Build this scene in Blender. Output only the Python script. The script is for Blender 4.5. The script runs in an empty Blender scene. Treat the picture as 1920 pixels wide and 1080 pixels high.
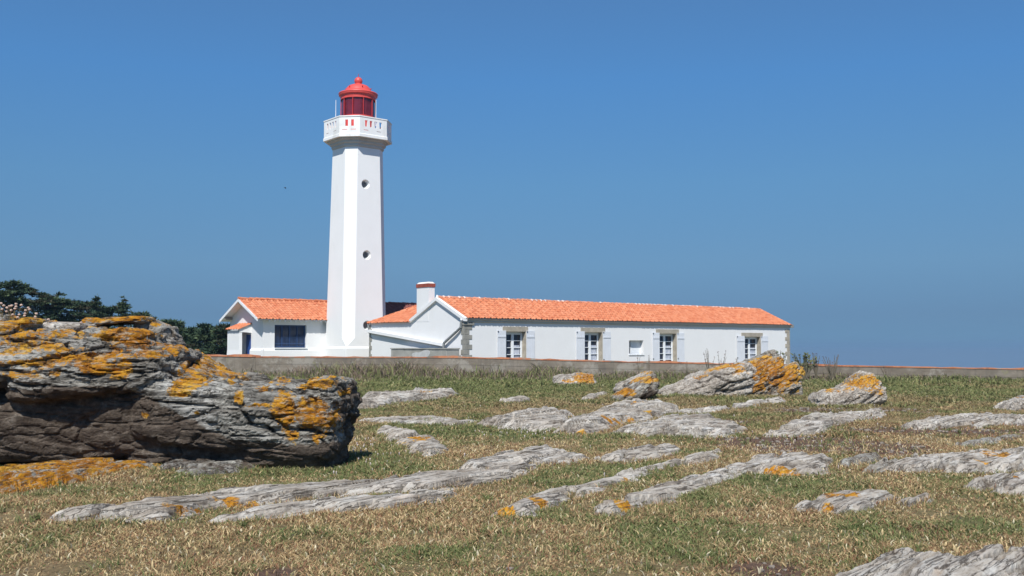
import bpy, bmesh, math, random
import numpy as np
from mathutils import Vector, Matrix
R = math.radians
rng = np.random.default_rng(7)
random.seed(7)
scene = bpy.context.scene
COL = scene.collection

# ---------------------------------------------------------------- camera
F = 1866.67                      # focal length in photo pixels (35 mm lens)
PITCH = math.atan(108 / F)
EYE = 1.7
cam_d = bpy.data.cameras.new('camera'); cam = bpy.data.objects.new('camera', cam_d)
COL.objects.link(cam)
cam.location = (0, 0, EYE); cam.rotation_euler = (math.pi / 2 + PITCH, 0, 0)
cam_d.lens = 35; cam_d.sensor_width = 36; cam_d.clip_start = 0.1; cam_d.clip_end = 90000
scene.camera = cam

# ---------------------------------------------------------------- sky, sun, exposure
SUN_AZ = R(187.5); SUN_EL = R(51)
w = bpy.data.worlds.new('World'); scene.world = w; w.use_nodes = True
nt = w.node_tree; nt.nodes.clear()
wo = nt.nodes.new('ShaderNodeOutputWorld'); bg = nt.nodes.new('ShaderNodeBackground')
sky = nt.nodes.new('ShaderNodeTexSky'); sky.sky_type = 'NISHITA'; sky.sun_disc = False
sky.sun_elevation = SUN_EL; sky.sun_rotation = SUN_AZ
sky.altitude = 0; sky.air_density = 1.0; sky.dust_density = 0.0; sky.ozone_density = 2.0
tcw = nt.nodes.new('ShaderNodeTexCoord')
sepw = nt.nodes.new('ShaderNodeSeparateXYZ'); nt.links.new(tcw.outputs['Generated'], sepw.inputs[0])
mxa = nt.nodes.new('ShaderNodeMath'); mxa.operation = 'MULTIPLY_ADD'
nt.links.new(sepw.outputs['Z'], mxa.inputs[0]); mxa.inputs[1].default_value = 0.9; mxa.inputs[2].default_value = 0.17
mxm = nt.nodes.new('ShaderNodeMath'); mxm.operation = 'MAXIMUM'; mxm.inputs[1].default_value = 0.12
nt.links.new(mxa.outputs[0], mxm.inputs[0])
cmb = nt.nodes.new('ShaderNodeCombineXYZ')
nt.links.new(sepw.outputs['X'], cmb.inputs['X']); nt.links.new(sepw.outputs['Y'], cmb.inputs['Y']); nt.links.new(mxm.outputs[0], cmb.inputs['Z'])
nrm = nt.nodes.new('ShaderNodeVectorMath'); nrm.operation = 'NORMALIZE'; nt.links.new(cmb.outputs[0], nrm.inputs[0])
nt.links.new(nrm.outputs[0], sky.inputs[0])
el = nt.nodes.new('ShaderNodeValToRGB'); nt.links.new(sepw.outputs['Z'], el.inputs[0]); ce = el.color_ramp.elements
ce[0].position = 0.0; ce[0].color = (0.40, 0.52, 0.58, 1); ce[1].position = 0.26; ce[1].color = (0.58, 1.03, 1.30, 1)
for _p, _c in ((0.03, (0.45, 0.55, 0.61, 1)), (0.08, (0.59, 0.76, 0.80, 1)), (0.16, (0.62, 0.93, 1.03, 1)), (0.75, (0.95, 0.98, 1.02, 1))):
    _e = ce.new(_p); _e.color = _c
tint = nt.nodes.new('ShaderNodeMix'); tint.data_type = 'RGBA'; tint.blend_type = 'MULTIPLY'; tint.inputs[0].default_value = 1
nt.links.new(sky.outputs[0], tint.inputs[6]); nt.links.new(el.outputs[0], tint.inputs[7])
nt.links.new(tint.outputs[2], bg.inputs['Color'])
bg.inputs['Strength'].default_value = 0.085
nt.links.new(bg.outputs[0], wo.inputs['Surface'])
sd = bpy.data.lights.new('sun', 'SUN'); sd.energy = 4.3; sd.angle = R(0.53); sd.color = (1, 0.98, 0.925)
so = bpy.data.objects.new('sun', sd); COL.objects.link(so)
sv = Vector((math.sin(SUN_AZ) * math.cos(SUN_EL), math.cos(SUN_AZ) * math.cos(SUN_EL), math.sin(SUN_EL)))
so.rotation_euler = sv.to_track_quat('Z', 'Y').to_euler(); so.location = (-20, -40, 60)
scene.view_settings.view_transform = 'Standard'; scene.view_settings.look = 'None'
scene.view_settings.exposure = 0.38; scene.view_settings.gamma = 1
scene.cycles.max_bounces = 6

# ---------------------------------------------------------------- survey helpers
def ray(x, y):
    u = (x - 960) / F; v = (540 - y) / F
    return np.array([u, math.cos(PITCH) - v * math.sin(PITCH), math.sin(PITCH) + v * math.cos(PITCH)])
def P(x, y, Y):
    r = ray(x, y); q = r * Y / r[1]; q[2] += EYE; return q
def G(x, y, z=0.0):
    r = ray(x, y); q = r * (z - EYE) / r[2]; q[2] += EYE; return q

# ---------------------------------------------------------------- numpy noise
def _h(ix, iy, iz, seed):
    n = (ix.astype(np.int64) * 374761393 + iy.astype(np.int64) * 668265263 + iz.astype(np.int64) * 2147483647 + seed * 974711) & 0xFFFFFFFF
    n = ((n ^ (n >> 13)) * 1274126177) & 0xFFFFFFFF
    n = ((n ^ (n >> 16)) * 2246822519) & 0xFFFFFFFF
    return ((n ^ (n >> 15)) & 0xFFFFFF) / float(0xFFFFFF)
def vnoise(x, y, z=None, seed=0):
    x = np.asarray(x, float); y = np.asarray(y, float)
    z = np.zeros_like(x) if z is None else np.asarray(z, float)
    ix, iy, iz = np.floor(x), np.floor(y), np.floor(z)
    fx, fy, fz = x - ix, y - iy, z - iz
    fx = fx * fx * (3 - 2 * fx); fy = fy * fy * (3 - 2 * fy); fz = fz * fz * (3 - 2 * fz)
    o = 0
    for a in (0, 1):
        for b in (0, 1):
            for c in (0, 1):
                o = o + _h(ix + a, iy + b, iz + c, seed) * (fx if a else 1 - fx) * (fy if b else 1 - fy) * (fz if c else 1 - fz)
    return o * 2 - 1
def fbm(x, y, z=None, oct=4, seed=0, gain=0.5):
    s = 0; a = 1; t = 0
    for i in range(oct):
        s = s + a * vnoise(x * 2**i, y * 2**i, None if z is None else z * 2**i, seed + i * 17); t += a; a *= gain
    return s / t
def worley(x, y, z=None, seed=0):
    """returns F1, F2, random value of the nearest cell"""
    x = np.asarray(x, float); y = np.asarray(y, float); two = z is None
    z = np.zeros_like(x) if two else np.asarray(z, float)
    ix, iy, iz = np.floor(x), np.floor(y), np.floor(z); f1 = np.full(x.shape, 9.0); f2 = f1.copy(); idv = np.zeros_like(x)
    for a in (-1, 0, 1):
        for b in (-1, 0, 1):
            for c in ((0,) if two else (-1, 0, 1)):
                jx, jy, jz = ix + a, iy + b, iz + c
                d = (jx + _h(jx, jy, jz, seed + 1) - x)**2 + (jy + _h(jx, jy, jz, seed + 2) - y)**2 + (0 if two else (jz + _h(jx, jy, jz, seed + 3) - z)**2)
                d = np.sqrt(d); n_ = d < f1; f2 = np.where(n_, f1, np.minimum(f2, d)); idv = np.where(n_, _h(jx, jy, jz, seed + 4), idv); f1 = np.where(n_, d, f1)
    return f1, f2, idv
def sstep(a, b, x):
    t = np.clip((x - a) / (b - a), 0, 1); return t * t * (3 - 2 * t)

# ---------------------------------------------------------------- object helpers
def tag(o, label=None, cat=None, group=None, kind=None):
    if label: o['label'] = label
    if cat: o['category'] = cat
    if group: o['group'] = group
    if kind: o['kind'] = kind
    return o
def thing(name, label, cat, loc=(0, 0, 0), rz=0.0, group=None):
    o = bpy.data.objects.new(name, None); COL.objects.link(o); o.empty_display_size = 0.3
    o.location = loc; o.rotation_euler = (0, 0, rz)
    return tag(o, label, cat, group)
class MB:
    def __init__(s): s.v = []; s.f = []
    def add(s, vs, fs):
        n = len(s.v); s.v += [tuple(map(float, q)) for q in vs]; s.f += [tuple(i + n for i in f) for f in fs]
    def box(s, x0, x1, y0, y1, z0, z1):
        s.add([(x0, y0, z0), (x1, y0, z0), (x1, y1, z0), (x0, y1, z0), (x0, y0, z1), (x1, y0, z1), (x1, y1, z1), (x0, y1, z1)],
              [(0, 3, 2, 1), (4, 5, 6, 7), (0, 1, 5, 4), (1, 2, 6, 5), (2, 3, 7, 6), (3, 0, 4, 7)])
    def prism(s, pts, d):
        """closed planar polygon pts (3D) extruded by vector d"""
        n = len(pts); q = [Vector(p) for p in pts]; d = Vector(d)
        s.add(q + [p + d for p in q], [tuple(range(n))[::-1], tuple(range(n, 2 * n))] + [(i, (i + 1) % n, n + (i + 1) % n, n + i) for i in range(n)])
    def loft(s, rings, cap=True):
        n = len(rings[0]); vs = [p for r in rings for p in r]; fs = []
        for k in range(len(rings) - 1):
            for i in range(n):
                j = (i + 1) % n; fs.append((k * n + i, k * n + j, (k + 1) * n + j, (k + 1) * n + i))
        if cap: fs += [tuple(range(n))[::-1], tuple((len(rings) - 1) * n + i for i in range(n))]
        s.add(vs, fs)
    def tube(s, pts, r, n=8):
        rs = r if isinstance(r, (list, tuple)) else [r] * len(pts)
        pts = [Vector(p) for p in pts]; rings = []
        for i, p in enumerate(pts):
            d = (pts[min(i + 1, len(pts) - 1)] - pts[max(i - 1, 0)]).normalized()
            a = d.orthogonal().normalized() if i == 0 else (a - d * a.dot(d)).normalized()
            b = d.cross(a)
            rings.append([p + (a * math.cos(2 * math.pi * k / n) + b * math.sin(2 * math.pi * k / n)) * rs[i] for k in range(n)])
        s.loft(rings)
    def lathe(s, prof, c=(0, 0), n=32, cap=True):
        s.loft([[(c[0] + r * math.cos(2 * math.pi * k / n), c[1] + r * math.sin(2 * math.pi * k / n), z) for k in range(n)] for r, z in prof], cap)
    def build(s, name, m, parent=None, smooth=False, bevel=0):
        me = bpy.data.meshes.new(name); me.from_pydata(s.v, [], s.f); me.materials.append(m)
        bm = bmesh.new(); bm.from_mesh(me); bmesh.ops.recalc_face_normals(bm, faces=bm.faces); bm.to_mesh(me); bm.free()
        o = bpy.data.objects.new(name, me); COL.objects.link(o)
        if parent: o.parent = parent
        if smooth: me.polygons.foreach_set('use_smooth', [True] * len(me.polygons))
        if bevel:
            b = o.modifiers.new('bevel', 'BEVEL'); b.width = bevel; b.segments = 2; b.limit_method = 'ANGLE'
        return o
def cut(o, cutter_mb):
    """subtract the cutter shapes from o and keep the result as plain mesh"""
    c = cutter_mb.build('cutter', o.data.materials[0])
    md = o.modifiers.new('cut', 'BOOLEAN'); md.object = c; md.operation = 'DIFFERENCE'; md.solver = 'EXACT'
    par = o.parent; o.parent = None
    dg = bpy.context.evaluated_depsgraph_get(); dg.update()
    me = bpy.data.meshes.new_from_object(o.evaluated_get(dg))
    o.modifiers.clear(); old = o.data; o.data = me; me.name = old.name; o.parent = par
    bpy.data.objects.remove(c)
def npmesh(name, V, Fs, m, parent=None, smooth=True, attrs=None, colors=None):
    """fast mesh from numpy arrays; Fs = (n,3) or (n,4)"""
    me = bpy.data.meshes.new(name); V = np.asarray(V, np.float32); Fs = np.asarray(Fs, np.int32)
    k = Fs.shape[1]
    me.vertices.add(len(V)); me.vertices.foreach_set('co', V.ravel())
    me.loops.add(Fs.size); me.loops.foreach_set('vertex_index', Fs.ravel())
    me.polygons.add(len(Fs)); me.polygons.foreach_set('loop_start', np.arange(0, Fs.size, k, dtype=np.int32))
    me.update(calc_edges=True)
    me.polygons.foreach_set('use_smooth', np.full(len(Fs), bool(smooth)))
    if colors is not None:
        at = me.color_attributes.new('Col', 'FLOAT_COLOR', 'POINT')
        c4 = np.ones((len(V), 4), np.float32); c4[:, :3] = colors; at.data.foreach_set('color', c4.ravel())
    for kk, a in (attrs or {}).items():
        at = me.attributes.new(kk, 'FLOAT', 'POINT'); at.data.foreach_set('value', np.asarray(a, np.float32))
    me.materials.append(m)
    o = bpy.data.objects.new(name, me); COL.objects.link(o)
    if parent: o.parent = parent
    return o

# ---------------------------------------------------------------- materials
class NT:
    def __init__(s, name):
        s.m = bpy.data.materials.new(name); s.m.use_nodes = True; s.t = s.m.node_tree
        s.b = s.t.nodes['Principled BSDF']; s.co = s.t.nodes.new('ShaderNodeTexCoord').outputs['Object']
    def n(s, typ, **k):
        x = s.t.nodes.new(typ)
        for a, b in k.items(): setattr(x, a, b)
        return x
    def l(s, a, b): s.t.links.new(a, b)
    def strata(s, scale, rot):
        m = s.n('ShaderNodeMapping', vector_type='TEXTURE'); m.inputs['Scale'].default_value = tuple(1 / q for q in scale); m.inputs['Rotation'].default_value = rot
        s.l(s.co, m.inputs['Vector']); return m.outputs[0]
    def mapping(s, scale=(1, 1, 1), rot=(0, 0, 0)):
        m = s.n('ShaderNodeMapping'); m.inputs['Scale'].default_value = scale; m.inputs['Rotation'].default_value = rot
        s.l(s.co, m.inputs['Vector']); return m.outputs[0]
    def noise(s, scale, detail=4, rough=0.55, vec=None, dist=0):
        x = s.n('ShaderNodeTexNoise'); x.inputs['Scale'].default_value = scale; x.inputs['Detail'].default_value = detail
        x.inputs['Roughness'].default_value = rough; x.inputs['Distortion'].default_value = dist
        s.l(vec or s.co, x.inputs['Vector']); return x.outputs['Fac']
    def ramp(s, fac, stops, interp='LINEAR'):
        x = s.n('ShaderNodeValToRGB'); x.color_ramp.interpolation = interp; e = x.color_ramp.elements
        while len(e) < len(stops): e.new(0.5)
        for i, (p, c) in enumerate(stops):
            e[i].position = p; e[i].color = (*c, 1) if hasattr(c, '__len__') else (c, c, c, 1)
        s.l(fac, x.inputs[0]); return x.outputs[0]
    def mix(s, fac, a, b, blend='MIX'):
        x = s.n('ShaderNodeMix', data_type='RGBA', blend_type=blend)
        for i, v in ((0, fac), (6, a), (7, b)):
            if hasattr(v, 'is_linked'): s.l(v, x.inputs[i])
            elif i == 0: x.inputs[0].default_value = v
            else: x.inputs[i].default_value = (*v, 1) if hasattr(v, '__len__') else (v, v, v, 1)
        return x.outputs[2]
    def math(s, op, a, b=None, c=None, clamp=False):
        x = s.n('ShaderNodeMath', operation=op, use_clamp=clamp)
        for i, v in enumerate((a, b, c)):
            if v is None: continue
            if hasattr(v, 'is_linked'): s.l(v, x.inputs[i])
            else: x.inputs[i].default_value = v
        return x.outputs[0]
    def attr(s, name): return s.n('ShaderNodeAttribute', attribute_name=name)
    def bump(s, h, strength, dist=0.02):
        x = s.n('ShaderNodeBump'); x.inputs['Strength'].default_value = strength; x.inputs['Distance'].default_value = dist
        s.l(h, x.inputs['Height']); s.l(x.outputs[0], s.b.inputs['Normal'])
    def done(s, color=None, rough=0.8, spec=0.3, metal=0):
        if color is not None:
            if hasattr(color, 'is_linked'): s.l(color, s.b.inputs['Base Color'])
            else: s.b.inputs['Base Color'].default_value = (*color, 1)
        s.b.inputs['Roughness'].default_value = rough; s.b.inputs['Specular IOR Level'].default_value = spec
        s.b.inputs['Metallic'].default_value = metal
        return s.m
def plain(name, c, rough=0.6, spec=0.3, var=0.12, scale=3, metal=0, bump=0):
    t = NT(name); f = t.noise(scale, 5)
    col = t.ramp(f, [(0.3, tuple(x * (1 - var) for x in c)), (0.7, tuple(min(1, x * (1 + var)) for x in c))])
    if bump: t.bump(t.noise(scale * 8, 4), bump)
    return t.done(col, rough, spec, metal)
def mat_render(name, base, stain, amount):
    t = NT(name)
    v = t.mapping((0.8, 0.8, 0.45)); st = t.noise(1.6, 6, 0.6, v)
    f = t.ramp(st, [(0.52, 0.0), (0.78, amount)])
    col = t.mix(f, base, stain)
    f2 = t.ramp(t.noise(0.7, 4), [(0.35, 0.975), (0.65, 1.0)])
    col = t.mix(1.0, col, f2, 'MULTIPLY')
    t.bump(t.noise(14, 6, 0.65), 0.25, 0.02)
    return t.done(col, 0.85, 0.2)
def mat_tile(name, cols, pitch=0.24, row=0.34):
    t = NT(name); sep = t.n('ShaderNodeSeparateXYZ'); t.l(t.co, sep.inputs[0])
    a = t.math('FLOOR', t.math('DIVIDE', sep.outputs['X'], pitch)); b = t.math('FLOOR', t.math('DIVIDE', sep.outputs['Y'], row * .9))
    c = t.n('ShaderNodeCombineXYZ'); t.l(a, c.inputs[0]); t.l(b, c.inputs[1])
    wn = t.n('ShaderNodeTexWhiteNoise', noise_dimensions='3D'); t.l(c.outputs[0], wn.inputs['Vector'])
    col = t.ramp(wn.outputs['Value'], [(0.0, cols[0]), (0.45, cols[1]), (0.8, cols[2]), (1.0, cols[3])])
    big = t.noise(0.35, 4); col = t.mix(t.ramp(big, [(0.42, 0.0), (0.7, 0.4)]), col, cols[0])
    fine = t.noise(9, 5, .65); col = t.mix(t.ramp(fine, [(0.5, 0.0), (0.72, 0.45)]), col, tuple(x * .55 + .1 for x in cols[2]))
    t.bump(t.noise(40, 4), 0.3, 0.01)
    return t.done(col, 0.8, 0.25)
M = {}
M['white'] = mat_render('white_render', (0.765, 0.76, 0.755), (0.62, 0.61, 0.57), 0.22)
M['tower'] = mat_render('tower_render', (0.785, 0.78, 0.77), (0.64, 0.63, 0.59), 0.22)
M['gallery'] = mat_render('gallery_render', (0.80, 0.79, 0.77), (0.52, 0.50, 0.44), 0.7)
M['cornice'] = mat_render('cornice_stone', (0.50, 0.49, 0.46), (0.34, 0.33, 0.30), 0.8)
M['stone'] = plain('granite', (0.36, 0.32, 0.26), 0.9, 0.2, 0.22, 2.2, bump=0.4)
M['greystone'] = plain('grey_granite', (0.27, 0.26, 0.23), 0.9, 0.2, 0.25, 2.5, bump=0.4)
M['tile'] = mat_tile('clay_tile', [(0.49, 0.150, 0.070), (0.57, 0.20, 0.095), (0.61, 0.245, 0.13), (0.53, 0.175, 0.08)])
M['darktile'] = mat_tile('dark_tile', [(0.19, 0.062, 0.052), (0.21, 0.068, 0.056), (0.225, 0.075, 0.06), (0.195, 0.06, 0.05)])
M['ridge'] = plain('ridge_tile', (0.60, 0.27, 0.17), 0.85, 0.2, 0.35, 2.6)
M['mortar'] = plain('lime_mortar', (0.75, 0.72, 0.68), 0.9, 0.2, 0.1)
M['brick'] = plain('red_brick', (0.30, 0.075, 0.05), 0.85, 0.2, 0.25, 6)
M['blue'] = plain('blue_paint', (0.030, 0.085, 0.30), 0.5, 0.4, 0.15)
M['bluewin'] = plain('blue_window_paint', (0.040, 0.080, 0.19), 0.5, 0.4, 0.15)
M['shutter'] = plain('pale_grey_paint', (0.64, 0.66, 0.70), 0.6, 0.3, 0.04)
M['frame'] = plain('white_paint', (0.80, 0.82, 0.84), 0.5, 0.4, 0.03)
M['iron'] = plain('dark_iron', (0.05, 0.05, 0.055), 0.6, 0.4, 0.2)
M['zinc'] = plain('grey_zinc', (0.20, 0.21, 0.21), 0.5, 0.4, 0.2, 4)
M['red'] = plain('red_paint', (0.66, 0.080, 0.066), 0.42, 0.45, 0.10, 1.5)
M['redframe'] = plain('red_frame_paint', (0.42, 0.028, 0.03), 0.45, 0.4, 0.12)
M['concrete'] = plain('tank_concrete', (0.33, 0.32, 0.29), 0.9, 0.2, 0.2, 1.2, bump=0.5)
M['wood'] = plain('grey_wood', (0.28, 0.26, 0.23), 0.8, 0.2, 0.2)
M['void'] = plain('dark_interior', (0.010, 0.011, 0.014), 0.9, 0.1, 0.1)
def mat_glass(name, c, rough=0.08):
    t = NT(name); col = t.ramp(t.noise(1.3, 2), [(0.3, tuple(x * .6 for x in c)), (0.7, c)])
    return t.done(col, rough, 0.5)
M['portglass'] = mat_glass('porthole_glass', (0.13, 0.12, 0.125), .3)
M['glass'] = mat_glass('window_glass', (0.035, 0.04, 0.06))
M['redglass'] = mat_glass('lantern_glass', (0.17, 0.018, 0.028), 0.12)
t = NT('curtain'); M['curtain'] = t.done(t.ramp(t.noise(5, 3), [(0.4, (0.35, 0.38, 0.45)), (0.6, (0.5, 0.52, 0.58))]), 0.9, 0.1)

def mat_wall():
    t = NT('cement_wall'); v = t.mapping((0.8, 0.8, 1.6))
    col = t.ramp(t.noise(1.1, 7, 0.62, v), [(0.3, (0.15, 0.125, 0.10)), (0.5, (0.20, 0.17, 0.135)), (0.68, (0.26, 0.225, 0.185))])
    vr = t.mapping((2.2, 2.2, .25)); col = t.mix(t.ramp(t.noise(1.4, 7, .7, vr), [(0.5, 0.0), (0.62, .55)]), col, (0.13, 0.115, 0.095)); col = t.mix(t.ramp(t.noise(.6, 6, .7), [(0.54, 0.0), (0.60, .5)]), col, (0.36, 0.335, 0.29))
    y = t.noise(2.5, 5); col = t.mix(t.ramp(y, [(0.62, 0.0), (0.72, 0.5)]), col, (0.22, 0.22, 0.10))
    t.bump(t.noise(9, 6), 0.5, 0.03); return t.done(col, 0.92, 0.15)
M['wall'] = mat_wall()
def mat_coping():
    t = NT('weathered_tile_coping'); v = t.mapping((1.0, 1.0, .3))
    f = t.noise(1.1, 9, 0.72, v)
    col = t.ramp(f, [(0.34, (0.20, 0.165, 0.13)), (0.44, (0.36, 0.14, 0.075)), (0.50, (0.50, 0.20, 0.10)), (0.56, (0.42, 0.20, 0.12)), (0.62, (0.30, 0.26, 0.21)), (0.72, (0.52, 0.48, 0.42))])
    t.bump(t.noise(8, 5), 0.6, 0.03); return t.done(col, 0.9, 0.2)
M['coping'] = mat_coping()

def mat_rock(name, dark, mid, light, strata_rot=(0, 0, 0), strata=(1, 1, 1), pale=(0.52, 0.53, 0.50), speck=.8, crackc=(0.05, 0.034, 0.024), bd=.05, line=.010, dk=.9):
    t = NT(name); v = t.strata(strata, strata_rot); vl = t.strata((strata[0] * .55, strata[1] * 1.6, strata[2] * 1.6), strata_rot)
    n1 = t.noise(2.2, 10, 0.72, v); col = t.ramp(n1, [(0.30, dark), (0.44, mid), (0.58, light), (0.70, mid)])
    # crusts of pale lichen, coarse and fine
    n2 = t.noise(6, 9, 0.76, v); sp = t.ramp(n2, [(0.50, 0.0), (0.545, speck)])
    col = t.mix(t.math('MULTIPLY', sp, t.ramp(t.noise(1.9, 5), [(0.38, 0.1), (0.55, 1.0)])), col, pale)
    n3 = t.noise(8, 9, 0.78, v); col = t.mix(t.ramp(n3, [(0.40, dk), (0.47, 0.0)]), col, tuple(x * .7 for x in dark))
    n5 = t.noise(3.1, 6, .7, v); col = t.mix(t.ramp(n5, [(0.58, 0.0), (0.70, .5)]), col, tuple(a_ * b_ for a_, b_ in zip(light, (.95, .80, .68))))
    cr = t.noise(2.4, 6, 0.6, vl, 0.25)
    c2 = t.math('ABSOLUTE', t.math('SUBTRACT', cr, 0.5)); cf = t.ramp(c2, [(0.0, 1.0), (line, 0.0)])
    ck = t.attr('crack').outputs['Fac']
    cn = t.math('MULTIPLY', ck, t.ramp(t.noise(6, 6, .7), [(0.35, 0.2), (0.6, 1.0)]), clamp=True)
    col = t.mix(t.math('MAXIMUM', t.math('MULTIPLY', cf, 0.8), t.math('MULTIPLY', cn, .95)), col, crackc)  # soil in cracks and bedding lines, coloured darker to stand in for weak shade
    n6 = t.noise(.9, 5, .6); col = t.mix(1.0, col, t.ramp(n6, [(0.35, (.74, .70, .66)), (0.5, (.95, .93, .90)), (0.65, (1.12, 1.12, 1.12))]), 'MULTIPLY')
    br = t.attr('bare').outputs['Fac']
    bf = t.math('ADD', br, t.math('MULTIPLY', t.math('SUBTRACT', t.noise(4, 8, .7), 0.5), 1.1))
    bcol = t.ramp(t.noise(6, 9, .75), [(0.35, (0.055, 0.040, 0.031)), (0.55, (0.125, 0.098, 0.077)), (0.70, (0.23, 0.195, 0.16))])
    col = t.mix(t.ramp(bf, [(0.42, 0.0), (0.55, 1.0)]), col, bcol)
    li = t.attr('lichen').outputs['Fac']
    ln = t.math('ADD', t.math('MULTIPLY', t.math('SUBTRACT', t.noise(3.2, 9, .74), 0.5), 1.9), t.math('MULTIPLY', t.math('SUBTRACT', t.noise(14, 6, .7), 0.5), .7))
    lf = t.math('ADD', li, ln)
    lcol = t.ramp(t.math('ADD', t.math('MULTIPLY', t.noise(7, 9, .78), .6), t.math('MULTIPLY', t.noise(.8, 4), .4)), [(0.36, (0.20, 0.075, 0.015)), (0.45, (0.40, 0.160, 0.016)), (0.53, (0.52, 0.25, 0.022)), (0.62, (0.60, 0.37, 0.07))])
    lcol = t.mix(t.ramp(n2, [(0.53, 0.0), (0.58, .7)]), lcol, (0.40, 0.37, 0.30))
    lcol = t.mix(t.ramp(n3, [(0.42, .9), (0.475, 0.0)]), lcol, (0.10, 0.06, 0.035))
    col = t.mix(t.ramp(lf, [(0.46, 0.0), (0.56, 1.0)]), col, lcol)
    h = t.math('ADD', t.noise(7, 11, .76), t.math('MULTIPLY', t.noise(26, 7, .75), 0.6))
    h = t.math('SUBTRACT', h, t.math('MULTIPLY', cf, 0.4))
    t.bump(h, 1.0, bd)
    return t.done(col, 0.92, 0.12)
# beds run away to the right at about 48 degrees
M['slab'] = mat_rock('grey_schist', (0.19, 0.15, 0.12), (0.38, 0.34, 0.295), (0.52, 0.48, 0.43), (0, 0, R(50)), (0.45, 2.8, 2.8), pale=(0.56, 0.55, 0.52), speck=.6, bd=.025, line=.024, dk=.6)
M['boulder'] = mat_rock('lichen_boulder', (0.065, 0.057, 0.049), (0.235, 0.222, 0.20), (0.42, 0.405, 0.375), (0, R(4), 0), (0.6, 1.0, 2.4), (0.50, 0.49, 0.45), .85, (0.025, 0.019, 0.015))
M['orangerock'] = mat_rock('weathered_rock', (0.09, 0.065, 0.05), (0.30, 0.265, 0.225), (0.46, 0.43, 0.38), (0, R(-26), 0), (0.6, 1, 2.8))

# ---------------------------------------------------------------- terrain
def poly_sd(X, Y, poly):
    """signed distance to polygon, positive inside (numpy)"""
    d = np.full(X.shape, 1e9); ins = np.zeros(X.shape, bool); n = len(poly)
    for i in range(n):
        ax, ay = poly[i]; bx, by = poly[(i + 1) % n]; ex, ey = bx - ax, by - ay
        t_ = np.clip(((X - ax) * ex + (Y - ay) * ey) / (ex * ex + ey * ey + 1e-9), 0, 1)
        d = np.minimum(d, (X - ax - t_ * ex)**2 + (Y - ay - t_ * ey)**2)
        c = ((ay > Y) != (by > Y)); xi = ax + (Y - ay) * ex / (ey if abs(ey) > 1e-9 else 1e-9)
        ins ^= c & (X < xi)
    d = np.sqrt(d); return np.where(ins, d, -d)
def edge_y(x):
    return np.where(x < 15, 97 + np.clip(-x - 10, 0, 200) * 4, 97 - (x - 15) * 1.0)
def ground_h(x, y):
    h = 0.05 * fbm(x * .22, y * .22, oct=3, seed=3) + 0.025 * fbm(x * 1.1, y * 1.1, oct=3, seed=9)
    drop = sstep(0, 14, y - edge_y(x))
    far_left = sstep(-60, -140, x)
    return h - 11.0 * drop * (1 - far_left)
# colour fields of the turf: (px, py, rx px, ry px, weight)
GREEN = [(820, 803, 110, 13, 1.3), (960, 812, 120, 10, .6), (1170, 885, 90, 14, 1.3), (560, 878, 200, 20, .8), (1470, 905, 120, 22, 1.2), (1310, 930, 60, 14, .7),
         (700, 860, 60, 30, .9), (1050, 905, 60, 14, .8), (840, 725, 260, 12, .7), (1300, 730, 120, 10, .3), (1700, 728, 120, 14, .6), (1250, 875, 40, 8, .6), (1640, 1010, 60, 12, .4),
         (160, 1000, 60, 10, .3), (800, 1040, 90, 12, .7), (1230, 1000, 70, 10, .5), (640, 690, 200, 10, .5), (1300, 822, 250, 8, .5), (1880, 1000, 60, 20, .5)]
SOIL = [(1560, 835, 190, 12, 1.5), (1450, 822, 120, 7, .8), (1800, 810, 150, 10, 1.1), (520, 1078, 60, 6, 1.0), (1430, 1076, 80, 6, 1.1), (1700, 770, 120, 6, .5), (905, 900, 50, 7, .9), (1380, 790, 60, 5, .5),
        (1200, 863, 60, 5, .8), (1880, 750, 60, 5, .5), (720, 770, 60, 4, .5), (1500, 770, 100, 5, .6), (1230, 915, 60, 8, .9), (1750, 890, 80, 6, .7), (1740, 1000, 40, 8, .5)]
def _spots(lst):
    out = []
    for a, b, rx, ry, wt in lst:
        c = G(a, b); c1 = G(a, b - ry); c2 = G(a + rx, b)
        out.append((c[0], c[1], abs(c2[0] - c[0]), max(.3, abs(c1[1] - c[1])), wt))
    return out
SOIL = [(a, b, c, d, e * 1.35) for a, b, c, d, e in SOIL + [(1650, 805, 90, 5, .8), (1850, 795, 90, 5, .7), (1500, 790, 50, 5, .6), (950, 1074, 90, 5, .7), (300, 1000, 40, 5, .5), (1560, 875, 60, 5, .6)]]
GREEN = _spots(GREEN); SOIL = _spots(SOIL)
def fields(x, y):
    g = 0.5 * fbm(x * .55, y * .35, oct=4, seed=21) + 0.35 * fbm(x * 2.2, y * 1.6, oct=3, seed=25); s = 0.55 * fbm(x * .5, y * .5, oct=4, seed=31) - 0.28
    for cx, cy, rx, ry, wt in GREEN: g = g + wt * np.exp(-((x - cx) / rx)**2 - ((y - cy) / ry)**2)
    for cx, cy, rx, ry, wt in SOIL: s = s + wt * np.exp(-((x - cx) / rx)**2 - ((y - cy) / ry)**2) * (1 + .5 * fbm(x * 2, y * 2, oct=2, seed=40))
    return g + 0.38 * sstep(20, 42, y), s

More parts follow.
